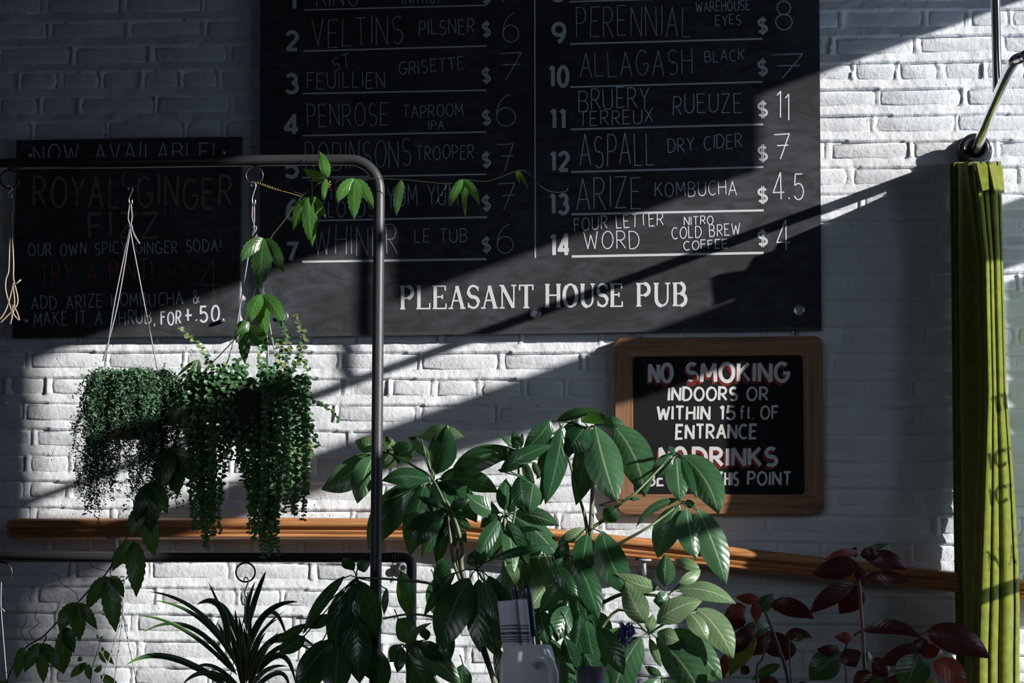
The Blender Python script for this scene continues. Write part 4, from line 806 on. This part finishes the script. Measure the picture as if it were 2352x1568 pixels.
# red plant
rp = thing('burgundy_plant', 'dark burgundy leaved bush in front of the curtain at bottom right', 'plant', (P(1900, 1568, .8).x, -.8, 0))
Rr, Rc, Rg, Ro = L_RED, L_REDL, L_REDG, L_OLIVE
def rl(d, ls):
    for l in ls: leaf(rp, *l[:5], l[5], d + U(-.05, .05), bend=l[6] if len(l) > 6 else 0, fold=.2, tilt=U(-.3, .3), pw=.8)
rl(.8, [(1970, 1268, 1893, 1286, 24, Rc, 6), (1973, 1300, 1866, 1318, 52, Rr, 4), (1990, 1284, 2082, 1308, 44, Rr, -20), (1978, 1266, 2041, 1248, 15, Rg), (1985, 1328, 2092, 1334, 34, Rr, -10), (1975, 1345, 1927, 1409, 58, Rr, -6), (1962, 1341, 1859, 1409, 44, Rr, 12), (1977, 1270, 1950, 1262, 24, Rr), (1978, 1300, 1985, 1345, 34, Rr), (1975, 1272, 2020, 1270, 26, Rr)])
rl(.75, [(1769, 1389, 1870, 1421, 42, Rr, -18), (1740, 1402, 1779, 1361, 34, Rg), (1714, 1394, 1664, 1420, 38, Rc, 4), (1735, 1380, 1739, 1430, 24, Rc), (1769, 1438, 1698, 1446, 38, Rg, -6), (1738, 1464, 1676, 1553, 44, Ro, 14), (1768, 1450, 1720, 1505, 52, Rr), (1800, 1464, 1866, 1464, 28, Rr, -18), (1812, 1466, 1800, 1520, 42, Rr), (1820, 1470, 1849, 1464, 10, Rg), (1770, 1448, 1800, 1510, 58, Rr, 6), (1792, 1526, 1725, 1562, 24, Rg, 6), (1720, 1530, 1700, 1548, 22, Rr), (1745, 1378, 1690, 1372, 26, Rc), (1700, 1400, 1672, 1450, 50, Rr), (1716, 1440, 1690, 1500, 40, Rr), (1740, 1440, 1668, 1490, 30, Rc), (1668, 1500, 1660, 1560, 24, Rc), (1745, 1560, 1790, 1600, 50, Rr)])
rl(.8, [(1984, 1449, 2120, 1466, 32, Rr, -34), (2127, 1452, 2274, 1512, 66, Rr, -26), (2125, 1478, 2172, 1475, 10, Rc), (2120, 1482, 2168, 1500, 24, Rc), (2143, 1520, 2218, 1575, 54, Rc, -16), (2150, 1560, 2130, 1590, 34, Ro), (2102, 1478, 2014, 1522, 40, Rr, -16), (2111, 1500, 2075, 1590, 78, Rg), (1931, 1504, 1858, 1562, 66, Rg, 10), (1961, 1464, 1916, 1463, 26, Rc), (1936, 1498, 1876, 1490, 28, Rr), (1944, 1488, 1966, 1532, 50, Rr), (2052, 1542, 1975, 1572, 40, Rg, -6), (1984, 1505, 2004, 1510, 24, Rr), (1970, 1540, 1990, 1580, 50, Rr), (2040, 1520, 2000, 1545, 50, Rr), (2030, 1560, 2100, 1600, 60, Rr), (1860, 1570, 1830, 1600, 40, Rr), (2110, 1500, 2160, 1490, 34, Rr), (2100, 1470, 2130, 1500, 40, Rr)])
for pts, r in (([(1974, 1330), (1978, 1400), (1984, 1500), (1984, 1600), (1950, 1900), (1930, 2200)], (.003, .006)), ([(1757, 1401), (1773, 1443), (1792, 1497), (1811, 1568), (1840, 1800), (1880, 2200)], (.003, .005)), ([(1768, 1448), (1752, 1510), (1738, 1545), (1750, 1700)], (.002, .003)), ([(1938, 1507), (1944, 1568), (1940, 1700)], (.002, .003)), ([(1938, 1505), (1950, 1470), (1984, 1446), (2050, 1430), (2110, 1455), (2127, 1452)], (.003, .002)), ([(1812, 1466), (1815, 1530), (1822, 1600)], (.0015, .002)), ([(2110, 1460), (2112, 1500), (2080, 1640), (1980, 1900)], (.002, .004))):
    mb = MB(); q = pxpath([(a[0], a[1], .8) for a in pts], .8, 5); mb.tube(q, [r[0] + (r[1] - r[0]) * i / (len(q) - 1) for i in range(len(q))], 8); mb.build('stem', RSTEM, rp, True)
planter(P(1930, 1568, .8).x, .8, .2, .25, 'square dark planter box under the burgundy plant')

# passion vines
def vleaf(par, base, tips, w, mat, d, hub=None):
    mb = MB(); s = .00091; B = P(base[0], base[1], d); bul = U(.004, .02)
    for i, t_ in enumerate(tips):
        T = P(t_[0], t_[1], d + U(-.03, .03)); ww = (t_[2] if len(t_) > 2 else w) * s
        blade(mb, B + Vector((0, .0015 * i, 0)), T, ww, (t_[3] if len(t_) > 3 else 0) * s, bul, U(-.25, .25), .18, n=16, ser=.07, pw=.72, wave=.03, c2=.8)
    if hub: mb.tube([P(hub[0], hub[1], d), (P(hub[0], hub[1], d) + B) / 2 + Vector((0, -.004, .003)), B], .0008, 5)
    mb.build('leaf', mat, par, True, True)
v1 = thing('climbing_vine', 'three lobed vine trailing across the rack corner and the chalkboard', 'vine', P(583, 420, DR))
A_, E_ = L_VINE, L_VDARK
for b, tp, w, mt in [((752, 408), [(734, 347, 26, 6)], 24, A_), ((748, 412), [(696, 387, 24, -6)], 24, A_), ((749, 410), [(744, 462, 15)], 14, A_), ((709, 453), [(717, 568, 38), (748, 502, 26, -10), (673, 531, 30, 10)], 36, A_), ((817, 411), [(813, 506, 34), (858, 482, 26, -12), (774, 466, 30, 10)], 34, A_),
                    ((922, 414), [(910, 497, 24, 4)], 24, E_), ((1062, 412), [(1036, 474, 22, 8), (1068, 498, 14, -4), (1101, 470, 20, -12), (1070, 462, 26)], 24, A_), ((1186, 392), [(1213, 434, 11, -4), (1194, 424, 8)], 10, A_), ((606, 548), [(598, 662, 52), (553, 602, 32, 10), (651, 627, 34, -12)], 46, E_), ((600, 676), [(612, 776, 34), (576, 742, 36, 10), (650, 752, 34, -22)], 40, A_),
                    ((566, 752), [(563, 836, 30, 6), (614, 806, 40, -10)], 40, E_), ((573, 740), [(540, 768, 30)], 30, E_), ((455, 826), [(404, 868, 9, 3), (419, 901, 12, -2), (456, 868, 11, -6)], 12, E_), ((430, 895), [(396, 985, 54, 8), (440, 1010, 62), (482, 965, 50, -8)], 40, E_), ((395, 1030), [(366, 1130, 50, 6), (408, 1140, 60), (450, 1110, 52, -8)], 40, E_)]:
    vleaf(v1, b, tp, w, mt, DR + .04)
def vst(par, pts, d, r=.0012, mat=VSTEM, name='stem'):
    mb = MB(); mb.tube(pxpath(pts, d, 5), r, 6); mb.build(name, mat, par, True)
vst(v1, [(752, 412), (850, 410), (930, 413), (1030, 422), (1062, 412), (1120, 416), (1190, 392), (1215, 400), (1245, 430), (1270, 441), (1297, 440), (1305, 432)], DR + .035, .0008)
vst(v1, [(752, 412), (725, 425), (690, 455), (650, 510), (620, 550), (606, 600), (590, 650), (570, 715), (545, 770), (510, 810), (475, 845), (445, 885), (415, 960), (395, 1030), (360, 1080), (345, 1110)], DR + .03, .0014)
vst(v1, [(600, 676), (585, 700), (570, 740)], DR + .03); vst(v1, [(709, 453), (696, 448), (675, 440)], DR + .03, .0009)
def coil(par, a, b, r, turns, d, mat=TENDRIL, f0=0.0, f1=1.0, rad=.0008):
    A = P(*a, d); B = P(*b, d); ax = (B - A); t_ = ax.normalized(); u = t_.cross(VV).normalized(); v = t_.cross(u); n_ = turns * 9; pts = []
    for i in range(n_ + 1):
        f = i / n_; k = math.sin(min(1, max(0, (f - f0) / (f1 - f0))) * math.pi); an = turns * 2 * math.pi * f; pts.append(A + ax * f + (u * math.cos(an) + v * math.sin(an)) * (r * (.25 + .75 * k)))
    mb = MB(); mb.tube(pts, rad, 5); mb.build('tendril', mat, par, True)
coil(v1, (588, 418), (645, 438), .0022, 10, DR + .03); vst(v1, [(645, 438), (675, 446), (712, 458)], DR + .03, .0008, TENDRIL, 'tendril'); coil(v1, (757, 415), (755, 432), .003, 3, DR + .04); coil(v1, (1026, 424), (1000, 468), .002, 3, DR + .04, VSTEM)
v2 = thing('trailing_vine', 'dark lobed vine trailing down to the lower left corner past the low pipe', 'vine', P(60, 1568, DR))
for b, tp, w, mt in [((345, 1108), [(345, 1225, 60), (312, 1200, 36, 8), (385, 1180, 40, -8)], 50, E_), ((330, 1160), [(300, 1232, 40, 8), (355, 1280, 50)], 50, E_), ((308, 1243), [(313, 1371, 46, -8), (258, 1312, 36, 10)], 44, E_), ((249, 1325), [(266, 1452, 48), (199, 1403, 36, 12), (284, 1372, 34, -6)], 44, E_), ((178, 1385), [(183, 1474, 40), (137, 1450, 40, 10), (223, 1446, 28, -8)], 40, E_), ((150, 1440), [(145, 1550, 44), (170, 1500, 34)], 44, E_), ((95, 1478), [(100, 1570, 36), (56, 1545, 36, 10), (142, 1545, 30, -8)], 36, E_), ((52, 1486), [(36, 1560, 30)], 30, E_), ((5, 1565), [(20, 1600, 30), (-20, 1580, 30)], 30, E_)]:
    vleaf(v2, b, tp, w, mt, DR + .06)
vst(v2, [(345, 1110), (310, 1200), (290, 1236), (245, 1315), (200, 1360), (178, 1384), (130, 1430), (98, 1462), (60, 1486), (30, 1530), (14, 1570), (0, 1640)], DR + .05, .0017)
vst(v2, [(98, 1462), (104, 1458), (106, 1466), (96, 1480)], DR + .05, .0015)
for pts in ([(178, 1378), (172, 1360), (140, 1340), (134, 1322), (120, 1316)], [(247, 1312), (225, 1305), (210, 1300), (205, 1290)], [(128, 1432), (124, 1410), (132, 1396), (140, 1380)], [(78, 1470), (70, 1450), (90, 1430), (78, 1420), (88, 1400)], [(66, 1480), (48, 1450), (60, 1430), (64, 1412)], [(20, 1545), (6, 1540), (4, 1530), (10, 1528)]): vst(v2, [(x + U(-3, 3), y) for x, y in pts], DR + .05, .0007, VSTEM, 'tendril')
v3 = thing('young_shoot', 'small dark leafy shoot rising beside the lower hanger at bottom left', 'plant', P(205, 1600, .25))
vst(v3, [(205, 1640), (208, 1560), (214, 1525), (226, 1490), (230, 1465)], .25, .001)
for bx, by, tx, ty, w in ((200, 1522, 161, 1556, 20), (203, 1524, 208, 1562, 18), (190, 1515, 180, 1508, 14), (226, 1496, 245, 1524, 12), (240, 1492, 262, 1526, 14), (232, 1490, 240, 1490, 12), (222, 1545, 232, 1525, 18), (230, 1552, 272, 1572, 22), (229, 1468, 224, 1456, 5), (231, 1468, 238, 1460, 5), (195, 1520, 185, 1540, 14)): leaf(v3, bx, by, tx, ty, w, L_VDARK, .25)

# spider plant
sp_ = thing('spider_plant', 'striped spider plant hanging from the low pipe in front of the sunlit bricks', 'plant', P(562, 1640, DR2))
SPL = [((535, 1501), (449, 1400), (343, 1358), 11), ((547, 1534), (460, 1422), (349, 1378), 11), ((538, 1546), (425, 1448), (315, 1413), 11), ((545, 1552), (440, 1442), (330, 1451), 12), ((526, 1580), (385, 1508), (285, 1532), 16), ((547, 1492), (507, 1400), (479, 1337), 9), ((523, 1492), (505, 1394), (452, 1388), 19), ((562, 1507), (520, 1404), (487, 1390), 15),
       ((565, 1448), (588, 1370), (611, 1311), 14), ((562, 1433), (570, 1380), (586, 1335), 12), ((568, 1492), (611, 1408), (684, 1381), 16), ((568, 1500), (620, 1405), (662, 1478), 13), ((568, 1552), (640, 1462), (727, 1488), 15), ((570, 1560), (650, 1482), (722, 1500), 12), ((583, 1552), (645, 1505), (679, 1572), 15), ((583, 1492), (610, 1440), (654, 1403), 6), ((560, 1590), (480, 1545), (419, 1572), 14),
       ((556, 1560), (546, 1460), (540, 1400), 10), ((572, 1560), (590, 1470), (640, 1420), 10), ((550, 1540), (520, 1470), (500, 1430), 10), ((575, 1580), (585, 1520), (600, 1490), 16), ((570, 1590), (610, 1540), (660, 1530), 12), ((560, 1570), (556, 1480), (548, 1415), 14), ((566, 1570), (572, 1470), (575, 1400), 12), ((565, 1560), (566, 1500), (560, 1440), 22), ((560, 1580), (545, 1510), (530, 1460), 16), ((555, 1585), (490, 1530), (440, 1540), 10), ((572, 1580), (600, 1510), (640, 1450), 12), ((575, 1590), (640, 1545), (665, 1590), 12), ((570, 1560), (588, 1490), (612, 1450), 11)]
for i, (b, c, t, w) in enumerate(SPL):
    d = DR2 + U(-.05, .05); mb = MB(); blade(mb, P(*b, DR2), P(*t, d + U(-.05, .1)), w * .00105, fold=.3, n=16, c=P(*c, d + .02), pw=.55, tilt=U(-.4, .4), c2=.5); mb.build('leaf', L_SPIDER, sp_, True, True)
mb = MB(); mb.lathe(P(562, 1690, DR2), [(.04, 0), (.055, .09), (.06, .10), (.05, .10), (.045, .085)], 24); mb.build('pot', TERRA, sp_, True)
for pts in ([(566, 1372), (560, 1420), (520, 1590)], [(567, 1372), (566, 1430), (604, 1590)], [(562, 1372), (563, 1420), (575, 1500), (590, 1590)]): vst(sp_, pts, DR2 + .01, .0012, CORDG, 'cord')

# fine-leaved hanging basket
hb = thing('fine_leaf_basket', 'terracotta hanging pot spilling fine dark feathery foliage at left', 'hanging plant', P(290, 1010, DR))
c0 = P(290, 1000, DR)
mb = MB(); mb.lathe(c0, [(.032, 0), (.038, .01), (.052, .10), (.057, .102), (.057, .125), (.050, .125), (.046, .10)], 28); mb.build('pot', TERRA, hb, True)
mb = MB(); mb.lathe(c0, [(.040, -.006), (.044, .0), (.040, .012)], 28); mb.build('saucer', TERRA, hb, True)
fol = MB(); tw = MB()
def bit(mb, p, s):
    a = Vector((U(-1, 1), U(-1, 1), U(-1, 1))).normalized(); b = a.cross(Vector((U(-1, 1), U(-1, 1), U(-1, 1)))).normalized()
    mb.add([p, p + a * s + b * s * .4, p + a * s * 1.7, p + a * s - b * s * .4], [(0, 1, 2, 3)])
ct = c0 + Vector((0, 0, .118))
CLU = [U(0, 2 * math.pi) for _ in range(20)]
for i in range(470):
    an = (random.choice(CLU) + random.gauss(0, .10)) % (2 * math.pi)
    if 4.35 < an < 5.15 and R() < .7: continue
    rr_ = U(.01, .055); p = ct + Vector((math.cos(an) * rr_ + (.035 if i % 6 == 0 else 0), math.sin(an) * rr_, U(0, .012)))
    out = U(.4, 2.3); Lh = U(.08, .34) * (1.0 if R() < .6 else .55); vx = Vector((math.cos(an), math.sin(an), 0)) * out * .05; v = vx + Vector((U(-.01, .01), U(-.01, .01), U(.015, .05)))
    n_ = int(Lh / .0042); pts = [p.copy()]
    for k in range(n_):
        v.z -= .0075; v.x *= .955; v.y *= .955; v.x += U(-.017, .017); v.y += U(-.012, .012)
        if v.length > .06: v *= .06 / v.length
        p = p + v * (.0042 / max(.02, v.length)); q_ = p - c0
        if q_.z < .12 and math.hypot(q_.x, q_.y) < .058: p = p + Vector((q_.x, q_.y, 0)) * .08
        if k % 3 == 0: pts.append(p.copy())
        for _ in range(2 if R() < .75 else 1): bit(fol, p + Vector((U(-.003, .003), U(-.003, .003), 0)), U(.0028, .0058))
        if R() < .30:
            bb = p.copy(); dv = Vector((U(-1, 1), U(-1, 1), U(-1, .4))).normalized() * .0032
            for _ in range(5): bb = bb + dv; bit(fol, bb, U(.0025, .0045))
    if i % 2 == 0 and len(pts) > 2: tw.tube(pts, .0004, 3, False)
tag(fol.build('foliage', L_FINE, hb), kind='stuff'); tag(tw.build('fine_stems', VSTEM, hb), kind='stuff')

# round-leaved hanging basket
hc = thing('round_leaf_basket', 'hanging pot trailing long strands of small round coin leaves', 'hanging plant', P(570, 1030, DR))
c1 = P(568, 1010, DR); mb = MB(); mb.lathe(c1, [(.045, 0), (.055, .01), (.068, .10), (.072, .105), (.066, .108), (.060, .09)], 28); mb.build('pot', simple('dark_pot', (.03, .028, .025), .6), hc, True)
def coin_mesh(mat):
    V = [(0, 0, 0)]; Fc = []
    n_ = 9
    for k in range(n_): a = 2 * math.pi * k / n_; rr_ = 1.0 + (.22 if k == 0 else 0); V.append((math.cos(a) * rr_ + 1.0, math.sin(a) * .92, .22 - .06 * math.cos(2 * a)))
    V[0] = (1.0, 0, 0)
    for k in range(n_): Fc.append((0, 1 + k, 1 + (k + 1) % n_))
    me = bpy.data.meshes.new('coin_leaf'); me.from_pydata(V, [], Fc); me.materials.append(mat); me.polygons.foreach_set('use_smooth', [True] * len(Fc)); me.uv_layers.new(name='UVMap'); return me, V, Fc
cmA, CV, CF = coin_mesh(L_COIN); cmB, _, _ = coin_mesh(L_COINP)
ncoin = [0]; crest = MB(); crestp = MB(); cst = MB()
def coin(p, out, s, young, single):
    nz_ = Vector((U(-.3, .9), -1 + U(0, .5), U(.1, .9))).normalized(); x_ = (out - nz_ * out.dot(nz_)).normalized(); y_ = nz_.cross(x_)
    if single and ncoin[0] < 290:
        Mx = Matrix((x_ * s, y_ * s, nz_ * s)).transposed().to_4x4(); Mx.translation = p
        o = bpy.data.objects.new('leaf', cmB if young else cmA); COL.objects.link(o); o.parent = hc; o.matrix_world = Mx; ncoin[0] += 1
    else: (crestp if young else crest).add([p + x_ * (v[0] * s) + y_ * (v[1] * s) + nz_ * (v[2] * s) for v in CV], CF)
def strand(pts, d, s=.0052, step=.0088, single=False, young=0.0):
    q = pxpath([(a[0], a[1], d) for a in pts], d, 8); cst.tube(q, .0006, 4, False); L_ = 0; k = 0
    tot = sum((b - a).length for a, b in zip(q, q[1:])); 
    for a, b in zip(q, q[1:]):
        sg_ = (b - a); 
        while L_ <= sg_.length:
            p = a + sg_ * (L_ / max(1e-6, sg_.length)); f = k * step / tot; an = (k % 2) * math.pi / 2 + U(-.4, .4)
            for sgn in (1, -1):
                out = Vector((math.cos(an), math.sin(an) * .7, U(-.15, .25))) * sgn; sz = s * U(.8, 1.15) * (1 if f < .85 else .75)
                coin(p, out.normalized(), sz, R() < young * (f if young < 1 else 1), single)
            L_ += step; k += 1
        L_ -= sg_.length
F_ = []
# strands: seen singly first (front), then the mass behind
for pts, yg in (([(640, 920), (660, 890), (690, 900), (700, 1000), (700, 1100), (697, 1195)], .7), ([(650, 900), (672, 900), (682, 1000), (680, 1100), (676, 1190)], .5), ([(655, 905), (690, 905), (730, 925), (758, 940), (780, 968)], .4), ([(660, 930), (690, 945), (715, 985), (732, 1030)], .1), ([(640, 900), (665, 860), (690, 810), (696, 770), (683, 738), (678, 720)], .8), ([(640, 900), (655, 840), (662, 790), (650, 750), (655, 735)], .7),
                ([(620, 890), (640, 840), (640, 790), (620, 770)], .4), ([(600, 880), (598, 820), (602, 790)], .5), ([(510, 900), (490, 870), (478, 830), (455, 790), (430, 770), (412, 752)], .7), ([(520, 900), (500, 860), (520, 840), (550, 850)], .1), ([(480, 880), (470, 930), (475, 980), (480, 1000)], .9), ([(430, 900), (425, 950), (430, 1010), (420, 1005)], .8), ([(545, 890), (520, 870), (500, 840), (480, 850)], .3)):
    strand(pts, DR + .07, single=True, young=yg)
for i in range(84):
    x0_ = U(455, 690); dd = U(-.07, .07); xs_ = x0_ + (x0_ - 570) * U(.02, .22)
    yl = 1180 + 90 * math.exp(-((xs_ - 610) / 45) ** 2) + 60 * math.exp(-((xs_ - 470) / 40) ** 2) - 130 * math.exp(-((xs_ - 545) / 22) ** 2); yl = U(930, yl + 25) if R() < .55 else yl + U(-40, 30)
    strand([(x0_ * .6 + 570 * .4, 895), (x0_, 872 + U(-10, 15)), (xs_, 920), (xs_ + U(-8, 8), (920 + yl) / 2), (xs_ + U(-12, 12), yl)], DR + dd, young=.12 if xs_ > 640 else .04)
for i in range(26):
    a = U(430, 700); strand([(570 + (a - 570) * .5, 895), (a, 850 + U(-30, 30)), (a + (a - 570) * .12, 890 + U(0, 30))], DR + U(-.06, .08), young=.15)
tag(crest.build('coin_leaves', L_COIN, hc, True, True), kind='stuff'); tag(crestp.build('young_coin_leaves', L_COINP, hc, True, True), kind='stuff'); tag(cst.build('trailing_stems', VSTEM, hc), kind='stuff')

# ------------------------------------------------------------------ table things in the foreground
DM = 2.2; zc = P(1213, 1480, DM).z; cm = P(1213, 1480, DM); SM = .00111 * (6.6 - DM) / 6.6
tb = thing('cafe_table', 'dark wooden table top in the foreground under the grey mug', 'table', (cm.x + .1, -DM, 0)); ztab = P(1213, 1660, DM).z
mb = MB(); mb.box((cm.x - .5, -DM - .3, ztab - .03), (cm.x + .7, -DM + .25, ztab)); mb.build('top', TABLEW, tb)
for dx in (-.45, .65):
    for dy in (-.26, .21): mb = MB(); mb.box((cm.x + dx - .025, -DM + dy - .025, 0), (cm.x + dx + .025, -DM + dy + .025, ztab - .03)); mb.build('leg', TABLEW, tb)
mug = thing('ceramic_mug', 'glossy grey ceramic mug holding rolled napkins and cutlery at bottom centre', 'mug', (cm.x, cm.y, ztab)); hz = zc - ztab
mb = MB(); mb.lathe((cm.x, cm.y, ztab), [(.040, 0), (.046, .004), (.047, .02), (.0475, hz * .6), (.0465, hz * .78), (.043, hz * .90), (.0395, hz * .975), (.0375, hz), (.0355, hz - .002), (.038, hz * .9), (.043, hz * .7), (.043, .01)], 48, capt=False); mb.build('body', CERAMIC, mug, True)
ha = [P(x, y, DM + dd) for x, y, dd in ((1228, 1522, .045), (1240, 1512, .058), (1256, 1516, .062), (1268, 1535, .062), (1271, 1565, .060), (1266, 1600, .056), (1252, 1622, .046))]
mb = MB(); mb.tube(smooth_pts(ha, 5), [.0085] * 31, 14); mb.build('handle', CERAMIC, mug, True)
def napkin(c, wt, wb, d, label, lean):
    t_ = thing('napkin_roll', label, 'napkin', P(c[0], c[3], d), 'napkin rolls in the mug')
    (xt0, yt0, xt1, yt1), (xb0, xb1, yb) = wt, wb; n_ = 14; V = []; V2 = []
    for j in range(9):
        f = j / 8
        for i in range(n_):
            a = 2 * math.pi * i / n_; u = .5 + .5 * math.sin(a); dp = math.cos(a) * .012 * (1 + .2 * math.sin(3 * a))
            x = (xt0 + (xt1 - xt0) * u) * (1 - f) + (xb0 + (xb1 - xb0) * u) * f; y = (yt0 + (yt1 - yt0) * u) * (1 - f) + yb * f; V.append(P(x, y, d + dp))
    mb = MB(); mb.add(V, [(j * n_ + i, (j + 1) * n_ + i, (j + 1) * n_ + (i + 1) % n_, j * n_ + (i + 1) % n_) for j in range(8) for i in range(n_)] + [tuple(range(n_))]); mb.build('cloth', LINEN, t_, True)
    mb = MB()
    def pt(u, f, o=.0008):
        a = math.asin(max(-1, min(1, 2 * u - 1))); dp = math.cos(a) * .012 * (1 + .2 * math.sin(3 * a)) + o
        return P((xt0 + (xt1 - xt0) * u) * (1 - f) + (xb0 + (xb1 - xb0) * u) * f, (yt0 + (yt1 - yt0) * u) * (1 - f) + yb * f, d + dp)
    H0 = yb - (yt0 + yt1) / 2
    for y, hh, dash in ((1435, 2.4, 0), (1442, 2.4, 0), (1450, 7, 1), (1461, 2.4, 0), (1467, 2.4, 0), (1472, 2, 0)):
        f = (y - (yt0 + yt1) / 2) / H0; df = hh / H0; m_ = 16
        for i in range(m_):
            if dash and i % 2: pass
            u0_, u1_ = .04 + .92 * i / m_, .04 + .92 * (i + (1 if not dash else .62)) / m_
            mb.add([pt(u0_, f), pt(u1_, f), pt(u1_, f + df), pt(u0_, f + df)], [(0, 3, 2, 1)])
    for u_ in (.78,):
        for k in range(7):
            f = .5 + k * .06; mb.add([pt(u_, f), pt(u_ + .04, f), pt(u_ + .04, f + .02), pt(u_, f + .02)], [(0, 3, 2, 1)])
    mb.build('stripes', NSTRIPE, t_)
napkin((1142, 0, 0, 1480), (1142, 1381, 1188, 1377), (1160, 1205, 1545), DM + .01, 'left rolled grey napkin with dark stripes in the mug', 0)
napkin((1190, 0, 0, 1480), (1184, 1377, 1211, 1375), (1194, 1228, 1545), DM + .003, 'right rolled grey napkin with dark stripes in the mug', 0)
def knife(x, yt, xb, yb, w_, d, label):
    t_ = thing('knife_handle', label, 'knife', P(xb, yb, d), 'cutlery in the mug'); q = [P(x + (xb - x) * f, yt + (yb - yt) * f, d) for f in (0, .015, .05, .2, .5, .8, 1)]; w_ *= SM
    mb = MB(); mb.tube(q, [w_ * .25, w_ * .42, w_ * .5, w_ * .5, w_ * .46, w_ * .42, w_ * .4], 14); mb.build('handle', HANDLE, t_, True)
    mb = MB(); e = q[-1]; mb.tube([e, e + (q[-1] - q[-2]).normalized() * .05], w_ * .18, 8); mb.build('shank', STEEL, t_)
knife(1180, 1343, 1194, 1425, 17, DM - .012, 'left dark grey knife handle rising behind the napkins'); knife(1210, 1347, 1224, 1462, 21, DM - .012, 'right dark grey knife handle leaning beside the napkins')
DC = 1.75; cc_ = P(1359, 1530, DC); SCc = .00111 * (6.6 - DC) / 6.6
cup = thing('metal_bud_cup', 'dark grey metal cup standing right of the mug with a violet sprig', 'cup', (cc_.x, cc_.y, ztab)); rc = 33 * SCc
mb = MB(); mb.lathe((cc_.x, cc_.y, ztab - .0), [(rc * .96, 0), (rc, .004), (rc, cc_.z - ztab), (rc * .95, cc_.z - ztab), (rc * .93, .02)], 36, capt=False); mb.build('body', ZINC, cup, True)
fl2 = thing('violet_sprig', 'small violet flower on a thin stem leaning out of the metal cup', 'flower', P(1390, 1540, DC))
mb = MB(); mb.tube(pxpath([(1375, 1600), (1392, 1530), (1410, 1490), (1440, 1458)], DC, 5), .0008, 6); mb.build('stem', STEM, fl2, True)
for i in range(26):
    c = P(1441 + U(-17, 17), 1456 + U(-19, 19), DC + U(-.01, .01)); mb = MB()
    for k in range(7): bit(mb, c, U(.004, .008))
    mb.build('petal', PURPLE, fl2)

# ------------------------------------------------------------------ put every empty at its thing's base
for o, b in TH:
    o.location = b
    for c in o.children: c.matrix_parent_inverse = Matrix.Translation(-b)
